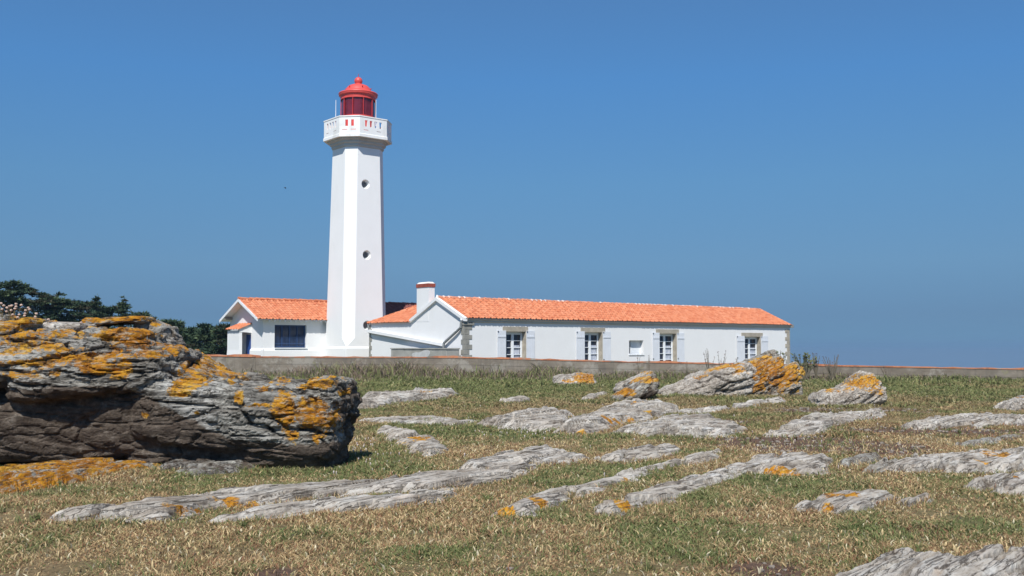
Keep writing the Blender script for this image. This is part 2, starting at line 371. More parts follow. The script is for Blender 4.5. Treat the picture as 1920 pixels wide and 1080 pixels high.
t = NT('turf_soil'); base = t.attr('Col').outputs['Color']
fine = t.noise(22, 8, .7); col = t.mix(1.0, base, t.ramp(fine, [(0.32, 0.45), (0.5, 0.95), (0.66, 1.5)]), 'MULTIPLY')
t.bump(t.noise(18, 8, .7), 0.9, 0.05); M['turf'] = t.done(col, 0.95, 0.1)
yr = np.concatenate([np.linspace(-12, 5.5, 24), np.geomspace(5.8, 60, 300), np.geomspace(60.8, 420, 130)])
ur = np.linspace(-1.25, 1.25, 420)
def build_ground():
    V = []; ny, nx = len(yr), len(ur)
    Yg = np.repeat(yr[:, None], nx, 1); wd = np.where(yr < 6, 6 + 0 * yr, yr)
    Xg = ur[None, :] * (wd[:, None] * .62 + 9 + 60 * sstep(60, 90, yr)[:, None])
    Zg = ground_h(Xg, Yg)
    V = np.stack([Xg, Yg, Zg], -1).reshape(-1, 3)
    g, s = fields(V[:, 0], V[:, 1])
    tan = np.array([0.215, 0.155, 0.085]); green = np.array([0.14, 0.14, 0.06]); soil = np.array([0.135, 0.085, 0.062])
    fg = sstep(-.25, .8, g)[:, None]; fs = sstep(.1, .7, s)[:, None]
    c = (tan * (1 - fg) + green * fg); c = c * (1 - fs) + soil * fs
    i = np.arange(ny * nx).reshape(ny, nx)
    Fq = np.stack([i[:-1, :-1], i[:-1, 1:], i[1:, 1:], i[1:, :-1]], -1).reshape(-1, 4)
    o = npmesh('ground', V, Fq, M['turf'], colors=c); tag(o, kind='structure'); return o
build_ground()
# sea, out beyond the low cliff and under the land
t = NT('sea_water'); v = t.mapping((0.05, 0.16, 1)); t.bump(t.noise(1.0, 8, .65, v), 0.6, 1.0)
M['sea'] = t.done((0.12, 0.165, 0.225), 0.3, 0.5)
mb = MB(); mb.add([(-23000, 60, -9.5), (23000, 60, -9.5), (23000, 25000, -9.5), (-23000, 25000, -9.5)], [(0, 1, 2, 3)])
tag(mb.build('sea', M['sea']), kind='structure')

# ================================================================ LIGHTHOUSE
PHI = R(39.1)
def octa(a, c, z):
    return [(-a + c, -a, z), (a - c, -a, z), (a, -a + c, z), (a, a - c, z), (a - c, a, z), (-a + c, a, z), (-a, a - c, z), (-a, -a + c, z)]
lh = thing('lighthouse', 'tall white tapering lighthouse tower with chamfered corners and a red lantern on top', 'lighthouse', (-11.73, 75.0, 0), PHI)
mb = MB()
def ash(z): return 1.90 - (z - 1.6) * (1.90 - 1.62) / (16.6 - 1.6)
mb.loft([octa(2.02, .012, -.3), octa(2.00, .012, 1.50), octa(1.93, .012, 1.60), octa(1.90, .012, 1.62), octa(ash(2.3), .69, 2.3), octa(ash(9), .69, 9), octa(ash(16.7), .68, 16.7)])
shaft = mb.build('tower_shaft', M['tower'], lh)
Tc = np.array([-11.73, 75.0, 0]); e1 = np.array([math.cos(PHI), math.sin(PHI), 0]); g1 = np.array([-math.sin(PHI), math.cos(PHI), 0])
def on_plane(px, py, org, nrm, off):
    r = ray(px, py); o = np.array([0, 0, EYE]); k = (np.dot(org - o, nrm) + off) / np.dot(r, nrm); q = r * k + o - org
    return float(q @ e1), float(q[2])
oc = []
cm = MB()
for px, py in ((686.5, 345), (687.5, 478), (687, 610)):
    s_, z_ = on_plane(px, py, Tc, g1, -1.75); a_ = ash(z_); oc.append((s_, z_, a_))
    n = 28
    cm.loft([[(s_ + r_ * math.cos(2 * math.pi * k / n), y_, z_ + r_ * math.sin(2 * math.pi * k / n)) for k in range(n)] for r_, y_ in ((.37, -a_ - .06), (.35, -a_), (.24, -a_ + .34))])
cut(shaft, cm)
for s_, z_, a_ in oc:
    n = 28; m1 = MB(); m1.loft([[(s_ + .255 * math.cos(2 * math.pi * k / n), y_, z_ + .255 * math.sin(2 * math.pi * k / n)) for k in range(n)] for y_ in (-a_ + .30, -a_ + .36)])
    wv = m1.build('window', M['portglass'], lh)
    m2 = MB()
    for k in range(n):
        c0, s0, c1, s1 = math.cos(2 * math.pi * k / n), math.sin(2 * math.pi * k / n), math.cos(2 * math.pi * (k + 1) / n), math.sin(2 * math.pi * (k + 1) / n)
        m2.prism([(s_ + r_ * c_, -a_ + .26, z_ + r_ * q_) for r_, c_, q_ in ((.18, c0, s0), (.26, c0, s0), (.26, c1, s1), (.18, c1, s1))], (0, .05, 0))
    m2.build('window_frame', M['zinc'], wv)
# cornice and gallery
mb = MB(); GC = 1.10
def cc(a): return .68 + (a - 1.62) * .62
mb.loft([octa(a, cc(a), z) for a, z in ((1.63, 16.45), (1.72, 16.55), (1.72, 16.68), (1.85, 16.78), (1.85, 16.90), (2.02, 17.02), (2.02, 17.14), (2.20, 17.24), (2.20, 17.30))])
mb.build('cornice', M['cornice'], lh)
def ring(a, c, z): return octa(a, c, z)
mb = MB(); th = .09
# parapet as a solid octagonal ring, holes cut through
o0 = octa(2.30, GC, 17.10); o1 = octa(2.27, GC, 18.66); i1 = octa(2.27 - th, GC - .08, 18.66); i0 = octa(2.27 - th, GC - .08, 17.32)
ib = octa(1.0, .4, 17.32); ibb = octa(2.0, .9, 17.10)
rings = [ibb, o0, octa(2.30, GC, 17.30), octa(2.26, GC, 17.34), octa(2.26, GC, 18.56), octa(2.29, GC, 18.58), octa(2.29, GC, 18.66), i1, i0, ib]
mb.loft(rings, cap=True)
par = mb.build('gallery_parapet', M['gallery'], lh)
cm = MB()
def slot(side, u, zc, wt, wb, h):
    """balustrade opening: side 0..7, u along the face from its centre"""
    P8 = octa(2.27, GC, 0); p, q = Vector(P8[side]), Vector(P8[(side + 1) % 8]); c = (p + q) / 2; d = (q - p).normalized(); n_ = Vector((d.y, -d.x, 0))
    pts = [c + d * (u + dx) + n_ * .15 + Vector((0, 0, zz)) for dx, zz in ((-wb, zc - h), (wb, zc - h), (wt, zc + h), (-wt, zc + h))]
    cm.prism(pts, -n_ * .5)
for side in range(8):
    us = (-.62, -.21, .20, .61) if side % 2 == 0 else (-.22, .22)
    for u in us: slot(side, u, 18.12, .112 if side % 2 == 0 else .105, .078 if side % 2 == 0 else .10, .24)
    for u in (-.62, .48): slot(side, u * (1 if side % 2 == 0 else .6), 17.63, .20, .20, .022)
cut(par, cm)
# lantern (local origin at tower axis)
mb = MB(); mb.lathe([(1.30, 17.33), (1.30, 18.9), (1.34, 18.92), (1.34, 19.0), (1.28, 19.02)], n=40); mb.build('lantern_base', M['red'], lh, smooth=False)
mb = MB(); mb.lathe([(1.24, 19.0), (1.24, 20.36)], n=16, cap=True); mb.build('lantern_glazing', M['redglass'], lh)
for k in range(10):
    a = 2 * math.pi * (k + .15) / 10; mb = MB(); x, y = 1.29 * math.cos(a), 1.29 * math.sin(a)
    mb.tube([(x, y, 18.95), (x, y, 20.42)], .042, 8); mb.build('mullion', M['redframe'], lh)
for z0 in (20.32,):
    mb = MB(); mb.lathe([(1.26, z0), (1.335, z0 + .02), (1.335, z0 + .12), (1.26, z0 + .14)], n=40, cap=False); mb.build('glazing_rail', M['red'], lh)
mb = MB(); mb.lathe([(1.20, 20.36), (1.33, 20.46), (1.36, 20.60), (1.46, 20.66), (1.47, 20.74), (1.50, 20.80), (1.47, 20.86), (1.30, 20.93), (1.02, 21.04), (.98, 21.10), (.90, 21.28), (.72, 21.46), (.48, 21.56), (.30, 21.60), (.22, 21.66)], n=48)
dm = mb.build('lantern_dome', M['red'], lh, smooth=True)
e = dm.modifiers.new('split', 'EDGE_SPLIT'); e.split_angle = R(38)
mb = MB(); mb.lathe([(.26, 21.60)] + [(.31 * math.sin(t_), 21.86 - .31 * math.cos(t_)) for t_ in np.linspace(.9, 3.05, 14)], n=24); mb.build('ball_finial', M['red'], lh, smooth=True)
mb = MB(); mb.tube([(0, 0, 22.1), (0, 0, 22.42)], .022, 6); mb.build('lightning_rod', M['redframe'], lh)
for k in range(6):
    a = 2 * math.pi * (k + .3) / 6; mb = MB(); mb.tube([(.93 * math.cos(a), .93 * math.sin(a), 21.18), (1.0 * math.cos(a), 1.0 * math.sin(a), 21.30)], .035, 6); mb.build('roof_vent', M['redframe'], lh)
q = P(629.5, 222, 74.4) - Tc; lx, ly = float(q @ e1), float(q @ g1)
mb = MB(); mb.tube([(lx, ly, 18.3), (lx + .0, ly, 20.25)], [.032, .02], 6); mb.build('antenna', M['frame'], lh)
q = P(704.8, 222, 74.6) - Tc; lx, ly = float(q @ e1), float(q @ g1)
mb = MB(); mb.tube([(lx, ly, 18.3), (lx, ly, 20.3)], [.03, .02], 6); mb.build('antenna', M['frame'], lh)

# ================================================================ roofs
def tiles(name, mat, parent, u0, u1, axis, eave, rise, vmax, sign=1, pitch=.24, row=.34, over=0.0):
    """barrel-tiled slope in a building's local frame. axis 'x': eave runs along local x at (y0,z0) and climbs towards sign*y; axis 'y' swaps.
    vmax(u) = horizontal run of the slope at position u"""
    y0, z0 = eave; nu = int((u1 - u0) / pitch * 6) + 1
    us = np.linspace(u0, u1, nu); vm = np.array([vmax(u) for u in us]); nrow = int(math.ceil(vm.max() / row)); sl = rise
    V = []; vs = []
    for r in range(nrow): vs += [r * row, (r + 1) * row - 1e-3]
    hh = .070 * np.abs(np.cos(np.pi * us / pitch))**.8 + .02 * np.cos(np.pi * us / pitch)
    wob = vnoise(us * 1.3, us * 0, seed=5) * .012
    rows = []
    for k, v_ in enumerate(vs):
        r = k // 2; lift = .016 if k % 2 == 0 else 0.0
        vv = np.minimum(v_, np.maximum(vm, 0)); rowoff = _h(np.floor(us / pitch), np.full_like(us, r), us * 0, 3) * .02
        z = z0 + vv * sl + hh + lift + wob + rowoff
        y = y0 + sign * (vv - (.02 if k % 2 == 0 else 0))
        if axis == 'x': rows.append(np.stack([us, y, z], -1))
        else: rows.append(np.stack([y, us, z], -1))
    V = np.concatenate(rows); n = len(us); i = np.arange(len(rows) * n).reshape(len(rows), n)
    Fq = np.stack([i[:-1, :-1], i[:-1, 1:], i[1:, 1:], i[1:, :-1]], -1).reshape(-1, 4)
    o = npmesh(name, V, Fq, mat, parent, smooth=False)
    so_ = o.modifiers.new('thick', 'SOLIDIFY'); so_.thickness = .018; so_.offset = 0
    return o
def ridge_line(name, p, q, parent, mat, r=.11):
    """overlapping half-round ridge tiles bedded in mortar"""
    p, q = Vector(p), Vector(q); L = (q - p).length; n = max(2, int(L / .42)); d = (q - p) / n; mb = MB()
    for i in range(n):
        a = p + d * i - d * .06; b = p + d * (i + 1) + Vector((0, 0, -.012)); jz = random.uniform(-.015, .02)
        mb.tube([a + Vector((0, 0, jz)), b + Vector((0, 0, jz - .01))], [r * 1.08, r * .92], 10)
    o = mb.build(name, mat, parent, smooth=False)
    mm = MB()
    if mat is M['ridge']:
        for i in range(n):
            if random.random() < .35:
                mm = MB(); c = p + d * (i + .9); mm.tube([c, c + d * .18], [r * 1.16, r * 1.12], 8); mm.build('mortar_joint', M['mortar'], o)
    return o

# ================================================================ KEEPERS' HOUSE
A = np.array([-3.03, 63.0, 0])
hs = thing('keepers_house', 'long low white house with orange tiled roof and four doors with pale grey shutters', 'house', tuple(A), PHI)
HL, HW, HE, HR = 34.25, 5.9, 3.40, 4.72
mb = MB(); mb.prism([(0, 0, -.3), (0, HW, -.3), (0, HW, HE), (0, HW / 2, HR - .02), (0, 0, HE)], (HL, 0, 0))
wall = mb.build('wall', M['white'], hs)
doors = [(3.42, 5.05, 2.62, 3.12, 5.26), (10.42, 12.10, 2.63, 10.06, 12.42), (18.08, 19.92, 2.60, 17.70, 20.25), (28.22, 30.20, 2.42, 27.78, 30.55)]
shs = [(2.64, 3.34, 5.10, 5.80), (9.60, 10.38, 12.16, 12.93), (17.28, 18.02, 20.0, 20.80), (27.12, 28.10, 30.28, 31.2)]
cm = MB()
for a, b, zt, l0, l1 in doors: cm.box(a, b, -.2, .45, .12, zt)
cm.box(14.86, 16.36, -.2, .36, 1.05, 2.08)
cut(wall, cm)
for (a, b, zt, l0, l1), (s0, s1, s2, s3) in zip(doors, shs):
    mb = MB(); mb.box(l0, l1, -.035, .10, zt, zt + .33); mb.build('lintel', M['stone'], hs, bevel=.01)
    mb = MB()
    mb.box(b - .008, b + .055, -.03, .43, .12, zt - .003)
    for k in range(5): mb.box(b - .012, b - .006, -.033, .43, .12 + k * .5 + .24, .12 + k * .5 + .25)
    mb.build('jamb', M['stone'], hs)
    # glazed double door
    mb = MB(); t0, t1 = .33, .39
    mb.box(a, a + .05, t0, t1, .12, zt); mb.box(b - .06, b - .008, t0, t1, .12, zt); mb.box(a + .05, b - .06, t0, t1, zt - .10, zt)
    mid = (a + b) / 2 - .04
    dr = mb.build('glazed_door', M['frame'], hs)
    for x0, x1 in ((a + .05, mid), (mid, b - .06)):
        mb = MB(); st = .10
        mb.box(x0, x0 + st, t0 - .03, t1 - .02, .14, zt - .10); mb.box(x1 - st, x1 - .004, t0 - .03, t1 - .02, .14, zt - .10)
        zs = np.linspace(.20, zt - .14, 6)
        for k, z in enumerate(zs): mb.box(x0 + st, x1 - st, t0 - .025, t1 - .025, z - (.05 if k in (0, 5) else .02), z + (.05 if k in (0, 5) else .02))
        mb.build('door_leaf', M['frame'], dr)
    mb = MB(); mb.box(a, b, t1 + .005, t1 + .02, .12, zt); mb.build('glass', M['glass'], dr)
    mb = MB(); mb.box(mid + .15, b - .2, t1 - .012, t1 + .001, .6, zt - .9); mb.build('curtain', M['curtain'], dr)
    for x0, x1 in ((s0, s1), (s2, s3)):
        mb = MB(); zt2 = zt + .06; n = 5; wd = (x1 - x0) / n; pr = [(x0, -.035, .16)]
        for k in range(n): xa, xb = x0 + k * wd, x0 + (k + 1) * wd; pr += [(xa, -.075, .16), (xb - .014, -.075, .16), (xb - .007, -.06, .16)]
        pr += [(x1, -.075, .16), (x1, -.035, .16)]
        mb.prism(pr, (0, 0, zt2 - .16)); sh = mb.build('shutter', M['shutter'], hs)
        for z in (zt2 - .40, .42): mb = MB(); mb.box(x0 + .02, x1 - .03, -.10, -.077, z - .05, z + .05); mb.build('batten', M['shutter'], sh)
        for z in (zt2 - .06, .72): mb = MB(); mb.box(x0 + .01, x0 + .09, -.115, -.078, z - .03, z + .03); mb.build('hinge', M['iron'], sh)
# small square window
mb = MB(); a, b = 14.86, 16.36; mb.box(a, b, .30, .34, 1.05, 1.12); mb.box(a, b, .30, .34, 2.0, 2.08); mb.box(a, a + .07, .30, .34, 1.12, 2.0); mb.box(b - .07, b, .30, .34, 1.12, 2.0); mb.box(15.30, 15.38, .29, .34, 1.12, 2.0); mb.box(a + .07, 15.30, .30, .33, 1.53, 1.57)
wn = mb.build('window', M['frame'], hs)
mb = MB(); mb.box(a + .02, 15.32, .335, .345, 1.08, 2.05); mb.build('pane', M['glass'], wn)
mb = MB(); mb.box(15.38, b - .07, .31, .335, 1.12, 2.0); mb.build('blind', M['frame'], wn)
mb = MB(); mb.box(a - .06, b + .06, -.05, .28, 1.0, 1.05); mb.build('sill', M['frame'], wn)
# quoins
def quoins(sx, dirx, z1, parent, mat, corner_wrap=True, seed=1, tdir=1, gable=True):
    rr = random.Random(seed); z = -.1; k = 0; mb = MB()
    while z < z1 - .05:
        h = min(rr.uniform(.27, .34), z1 - z); ln = .62 if k % 2 else .40; ln2 = .16 if k % 2 else .30
        x0, x1 = (sx - .03, sx + ln) if dirx > 0 else (sx - ln, sx + .03)
        mb.box(x0, x1, -.03, ln2 if gable else .3, z + .008, z + h - .004)
        z += h; k += 1
    return mb.build('quoins', mat, parent, bevel=.012)
quoins(0, 1, 3.18, hs, M['greystone'], seed=2); quoins(HL, -1, 3.1, hs, M['stone'], seed=5)
mb = MB(); mb.box(-.06, .75, -.09, .22, 3.0, 3.16); mb.build('quoin_cap', M['greystone'], hs)
# eaves cornice in two steps
mb = MB(); mb.prism([(.0, -.001, 3.16), (.0, -.09, 3.22), (.0, -.09, 3.30), (.0, -.20, 3.36), (.0, -.20, 3.44), (.0, -.001, 3.44)], (HL + .05, 0, 0)); mb.build('cornice', M['cornice'], hs)
mb = MB(); mb.box(HL - .05, HL + .30, -.24, .5, 3.22, 3.47); mb.build('gable_kneeler', M['greystone'], hs, bevel=.01)
rs = (HR - HE) / (HW / 2)
tiles('roof', M['tile'], hs, .08, HL + .02, 'x', (-.26, HE + .0), rs, lambda u: HW / 2 + .26)
tiles('roof', M['tile'], hs, .08, HL + .02, 'x', (HW + .26, HE + .0), rs, lambda u: HW / 2 + .26, sign=-1)
ridge_line('ridge', (.05, HW / 2, HR + .16), (HL, HW / 2, HR + .14), hs, M['ridge'])
# white verge copings on the left gable, plain tile verge on the right
for sgn, tt in ((-1, 0), (1, HW)):
    mb = MB(); y0, y1 = HW / 2, tt - .20 * (1 if tt == 0 else -1)
    z1 = HE - .20 * rs
    mb.prism([(-.16, y0, HR + .15), (-.16, y1, z1 + .15), (-.16, y1, z1 - .07), (-.16, y0, HR - .07)], (.26, 0, 0)); mb.build('verge_coping', M['white'], hs)
mb = MB(); mb.tube([(-.03, HW / 2, HR + .12), (-.03, HW / 2, HR + .30)], [.10, .06], 8); mb.build('apex_block', M['white'], hs)
for y1 in (-.24, HW + .24):
    mb = MB(); mb.tube([(HL, HW / 2, HR + .12), (HL, y1, HE + .02)], .07, 8); mb.build('verge_tiles', M['ridge'], hs)
# chimney with brick band
mb = MB(); mb.box(-.012, .46, 3.95, 5.38, 3.3, 5.60); ch = mb.build('chimney', M['white'], hs)
mb = MB(); mb.box(-.05, .50, 3.91, 5.42, 5.60, 5.84); mb.build('brick_band', M['brick'], ch)
mb = MB(); mb.loft([[(-.02, 3.95, 5.84), (.47, 3.95, 5.84), (.47, 5.38, 5.84), (-.02, 5.38, 5.84)], [(.06, 4.1, 5.95), (.4, 4.1, 5.95), (.4, 5.25, 5.95), (.06, 5.25, 5.95)]]); mb.build('chimney_cap', M['mortar'], ch)
# gutters and pipes that bring the rain to the tank
mb = MB(); mb.prism([(0, 11.55, 2.86), (0, 2.05, 1.86), (0, 2.05, 1.66), (0, 11.55, 2.66)], (-.24, 0, 0)); mb.build('water_channel', M['white'], hs)
mb = MB(); mb.prism([(-.02, 11.5, 2.655), (-.02, 2.1, 1.655), (-.02, 2.1, 1.60), (-.02, 11.5, 2.60)], (-.12, 0, 0)); mb.build('channel_support', M['concrete'], hs)
mb = MB(); mb.tube([(-.10, .16, 3.25), (-.12, .20, 2.85), (-.16, .55, 2.62), (-.18, 1.95, 1.86), (-.2, 2.0, 1.45)], .085, 10); mb.build('downpipe', M['zinc'], hs)
mb = MB(); mb.tube([(-.19, .62, 2.66), (-.21, 1.80, 2.03)], .05, 8); mb.build('pipe_cover', M['white'], hs)
mb = MB(); mb.tube([(-.10, .02, 3.30), (-.10, .17, 3.36)], .09, 10); mb.build('gutter_end', M['white'], hs)
mb = MB(); mb.tube([(HL + .13, .12, 3.2), (HL + .13, .12, 0)], .055, 8); mb.build('downpipe', M['frame'], hs)

# ================================================================ ANNEX between house and tower
an = thing('annex', 'small white annex with hipped orange roof between the lighthouse and the house gable', 'building', tuple(A), PHI)
mb = MB(); mb.box(.012, 5.0, HW + .01, 11.5, -.3, 3.30); mb.build('wall', M['white'], an)
T0, T1, ZS, ZR, SR = HW + .02, 11.62, 3.26, 4.52, 2.5
sl = (ZR - ZS) / (SR + .18)
tiles('roof', M['tile'], an, T0, T1, 'y', (-.18, ZS), sl, lambda u: min(SR + .18, (T1 - u) * 1.02))
tiles('roof', M['tile'], an, T0, T1, 'y', (5.18, ZS), sl, lambda u: min(SR + .18, (T1 - u) * 1.02), sign=-1)
tiles('roof', M['tile'], an, -.18, 5.18, 'x', (T1, ZS), sl, lambda u: min(u + .18, 5.18 - u), sign=-1)
ridge_line('ridge', (SR, T0 + .1, ZR + .10), (SR, 8.95, ZR + .10), an, M['ridge'])
ridge_line('hip', (-.12, T1 - .05, ZS + .07), (SR, 8.98, ZR + .08), an, M['tile'], .09)
mb = MB(); z = -.1; k = 0
while z < 3.1:
    ln = .36 if k % 2 else .22; mb.box(-.025, .35, 11.53 - ln, 11.53, z + .006, z + .29); z += .3; k += 1
mb.build('quoins', M['greystone'], an, bevel=.01)
mb = MB(); mb.tube([(-.14, 11.5, 3.25), (-.14, 11.42, 3.0), (-.14, 11.45, 2.80)], .06, 8); mb.build('downpipe', M['zinc'], an)

tk = thing('water_tank', 'low grey concrete water tank with a pale patch in front of the white gable', 'tank', tuple(A), PHI)
def gab_t(px, s):
    r = ray(px, 650); k = ((A - np.array([0, 0, EYE])) @ e1 + s) / (r @ e1); q = r * k - A; return float(q @ g1)
ta, tb = gab_t(837, -1.3), gab_t(733, -1.3)
mb = MB(); mb.box(-1.3, -.30, ta, tb, -.2, 1.46); mb.build('tank_body', M['concrete'], tk, bevel=.03)
mb = MB(); yy = np.linspace(ta - .04, tb + .04, 9)
for k in range(8): mb.box(-1.34 + random.uniform(-.01, .01), -.28, yy[k], yy[k + 1] - .004, 1.465, 1.53 + random.uniform(-.015, .02))
mb.build('tank_lid', M['concrete'], tk)
mb = MB(); mm = []; c0 = ta + (tb - ta) * .42
for k in range(18):
    a = 2 * math.pi * k / 18; r_ = 1 + .3 * math.sin(3 * a + 1) ; mm.append((-1.306, c0 + .95 * r_ * math.cos(a), 1.02 + .38 * r_ * math.sin(a)))
mb.prism(mm, (-.006, 0, 0)); mb.build('render_patch', plain('pale_render', (0.50, 0.50, 0.49), .9, .2, .12, 3), tk)

# ================================================================ SERVICE BUILDING left of the tower
Bo = np.array([-17.36, 69.5, 0])
sb = thing('service_building', 'white outbuilding left of the lighthouse with a wide blue barred window and tiled porch', 'building', (Bo[0] * 1.036, Bo[1] * 1.036, -.06), PHI)
sb.scale = (1.036, 1.036, 1.036)
BW, BE, BR, BL = 5.6, 3.66, 4.92, 14.6
mb = MB(); mb.prism([(0, 0, -.3), (0, BW, -.3), (0, BW, BE), (0, BW / 2, BR - .02), (0, 0, BE)], (BL, 0, 0))
bw = mb.build('wall', M['white'], sb)
cm = MB(); cm.box(.87, 3.33, -.2, .30, 1.55, 3.16); cm.box(-.2, .15, 1.95, 2.88, 0, 2.48); cut(bw, cm)
# flared plinth: sloping skirt
def plinth(pts, name='plinth'):
    mb = MB()
    for (x0, y0, x1, y1, nx, ny) in pts:
        mb.add([(x0 + nx * .14, y0 + ny * .14, -.3), (x1 + nx * .14, y1 + ny * .14, -.3), (x1 + nx * .12, y1 + ny * .12, 1.36), (x0 + nx * .12, y0 + ny * .12, 1.36),
                (x0, y0, 1.52), (x1, y1, 1.52), (x0, y0, -.3), (x1, y1, -.3)], [(0, 1, 2, 3), (3, 2, 5, 4), (0, 3, 4, 6), (1, 7, 5, 2), (0, 6, 7, 1)])
    return mb.build(name, M['white'], sb)
plinth([(-.13, 0, 8, 0, 0, -1), (0, -.13, 0, 1.9, -1, 0), (0, 3.9, 0, BW, -1, 0)])
# blue window
mb = MB(); a, b, z0, z1 = .87, 3.33, 1.55, 3.16; mb.box(a, b, .20, .25, z1 - .08, z1); mb.box(a, b, .20, .25, z0, z0 + .12)
for x in np.linspace(a, b - .08, 5): mb.box(x, x + .08, .19, .25, z0, z1)
bf = mb.build('window', M['bluewin'], sb)
for k in range(4):
    x0 = a + .08 + k * (b - a - .08) / 4; x1 = x0 + (b - a - .08) / 4 - .08
    mb = MB(); mb.box(x0, x1, .235, .245, z0 + .12, z1 - .08); mb.build('pane', M['glass'], bf)
mb = MB()
for x in np.linspace(a + .08, b - .08, 24): mb.tube([(x, .15, z0 + .02), (x, .15, z1 - .02)], .014, 6)
mb.box(a, b, .135, .165, z0 + .28, z0 + .31); mb.build('window_bars', M['bluewin'], bf)
mb = MB(); mb.box(a - .05, b + .05, -.16, .19, z0 - .07, z0); mb.build('sill', M['frame'], bf)
# door and porch on the gable side
mb = MB(); mb.box(.06, .12, 1.95, 2.88, 0, 2.48); dd = mb.build('door', M['blue'], sb)
mb = MB()
for z in (.3, 1.35): mb.box(.035, .058, 2.05, 2.78, z, z + .85)
mb.build('door_panel', M['blue'], dd)
mb = MB(); mb.box(.0, .04, 2.72, 2.80, 1.15, 1.2); mb.build('door_handle', M['iron'], dd)
px0 = -.92
mb = MB(); mb.prism([(px0 - .14, 1.92, -.3), (px0, 1.92, 1.4), (px0, 1.92, 2.78), (px0 + .22, 1.92, 2.78), (px0 + .26, 1.92, -.3)], (0, 2.0, 0))
pw = mb.build('porch_wall', M['white'], sb)
mb = MB(); mb.prism([(px0, 1.90, 2.66), (px0, 1.90, 2.84), (-.002, 1.90, 3.26), (-.002, 1.90, 2.60), (-.35, 1.90, 2.64)], (0, .16, 0)); mb.build('porch_cheek', M['white'], sb)
tiles('porch_roof', M['tile'], sb, 1.80, 3.98, 'y', (px0 - .16, 2.80), .42, lambda u: abs(px0) + .15)
# roof with an overhanging verge
brs = (BR - BE) / (BW / 2)
mb = MB()
for y0, y1 in ((BW / 2, -.42), (BW / 2, BW + .42)):
    zz = BE - .42 * brs; mb.prism([(-.62, y0, BR + .0), (-.62, y1, zz), (-.62, y1, zz + .05), (-.62, y0, BR + .05)], (BL + .62, 0, 0))
mb.build('roof_boarding', M['frame'], sb)
for y0, y1 in ((BW / 2, -.44), (BW / 2, BW + .44)):
    mb = MB(); zz = BE - .44 * brs; mb.prism([(-.66, y0, BR + .13), (-.66, y1, zz + .13), (-.66, y1, zz - .07), (-.66, y0, BR - .07)], (.05, 0, 0)); mb.build('barge_board', M['frame'], sb)
for yy in (.35, BW / 2, BW - .35):
    z_ = BR - abs(yy - BW / 2) * brs; mb = MB(); mb.box(-.60, .0, yy - .07, yy + .07, z_ - .22, z_ - .02); mb.build('purlin', M['wood'], sb)
for k in range(20):
    x = .25 + k * .40; z_ = BE
    mb = MB(); mb.prism([(x, .0, z_ - .13), (x, -.38, z_ - .13 - .38 * brs), (x, -.38, z_ - .02 - .38 * brs), (x, .0, z_ - .005)], (.10, 0, 0)); mb.build('rafter_tail', M['frame'], sb)
tiles('roof', M['tile'], sb, -.66, 9.0, 'x', (-.52, BE - .52 * brs + .06), brs, lambda u: BW / 2 + .52)
tiles('roof', M['tile'], sb, -.66, BL, 'x', (BW + .52, BE - .52 * brs + .06), brs, lambda u: BW / 2 + .52, sign=-1)
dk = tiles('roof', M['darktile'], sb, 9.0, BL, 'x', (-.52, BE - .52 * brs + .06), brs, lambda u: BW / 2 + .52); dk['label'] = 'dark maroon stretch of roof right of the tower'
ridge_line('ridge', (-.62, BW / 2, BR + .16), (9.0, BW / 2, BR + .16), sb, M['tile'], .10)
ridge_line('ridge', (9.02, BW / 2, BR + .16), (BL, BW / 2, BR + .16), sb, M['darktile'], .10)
mb = MB(); mb.box(4.75, 5.15, -.62, -.40, 3.28, 3.42); mb.build('gutter_outlet', M['frame'], sb)

# ================================================================ BOUNDARY WALLS
def wall_run(name, label, pts, foot=-.4, th=.40, band=.36, cop=.07):
    root = thing(name, label, 'wall', (0, 0, 0))
    W = [P(*p) for p in pts]; fine = []
    for a, b in zip(W[:-1], W[1:]):
        n = max(2, int(np.linalg.norm(b - a) / .5)); fine += [a + (b - a) * k / n for k in range(n)]
    fine.append(W[-1]); fine = np.array(fine)
    d = np.gradient(fine[:, :2], axis=0); d /= np.linalg.norm(d, axis=1)[:, None]; nr = np.stack([d[:, 1], -d[:, 0]], -1)  # toward camera
    def strip(nm, off0, off1, zlo, zhi, mat, jit=0, seed=0):
        n = len(fine); j = jit * fbm(np.arange(n) * .9, np.arange(n) * 0., oct=3, seed=seed)
        def pt(off, z): return np.column_stack([fine[:, 0] + nr[:, 0] * off, fine[:, 1] + nr[:, 1] * off, z])
        top = fine[:, 2]
        r = [pt(off0, zlo(top)), pt(off0, zhi(top) + j), pt(off1, zhi(top) + j * .5), pt(off1, zlo(top))]
        V = np.stack(r, 1).reshape(-1, 3); Fq = []
        for i in range(n - 1):
            for k in range(4): Fq.append((i * 4 + k, i * 4 + (k + 1) % 4, (i + 1) * 4 + (k + 1) % 4, (i + 1) * 4 + k))
        Fq.append((0, 1, 2, 3)); e_ = (n - 1) * 4; Fq.append((e_ + 3, e_ + 2, e_ + 1, e_))
        return npmesh(nm, V, Fq, mat, root, smooth=False)
    strip('wall_face', 0, -th, lambda t_: t_ * 0 + foot, lambda t_: t_ - cop - band, M['wall'])
    strip('upper_band', .012, -th - .01, lambda t_: t_ - cop - band, lambda t_: t_ - cop, M['wall'])
    strip('coping', .035, -th - .035, lambda t_: t_ - cop + .002, lambda t_: t_, M['coping'], .10, 5)
    return root
wall_run('boundary_wall', 'long weathered cement wall with red tile coping running past the house to the right edge', [(480, 668, 56), (870, 669, 54.3), (1140, 676.2, 53), (1480, 683, 51), (1920, 690.5, 47), (2300, 696, 44)])
wall_run('boundary_wall', 'shorter paler cement wall right behind the big boulder, below the porch and dark bushes', [(200, 661, 61), (479.5, 666.5, 56.05)], band=.02, cop=.10)

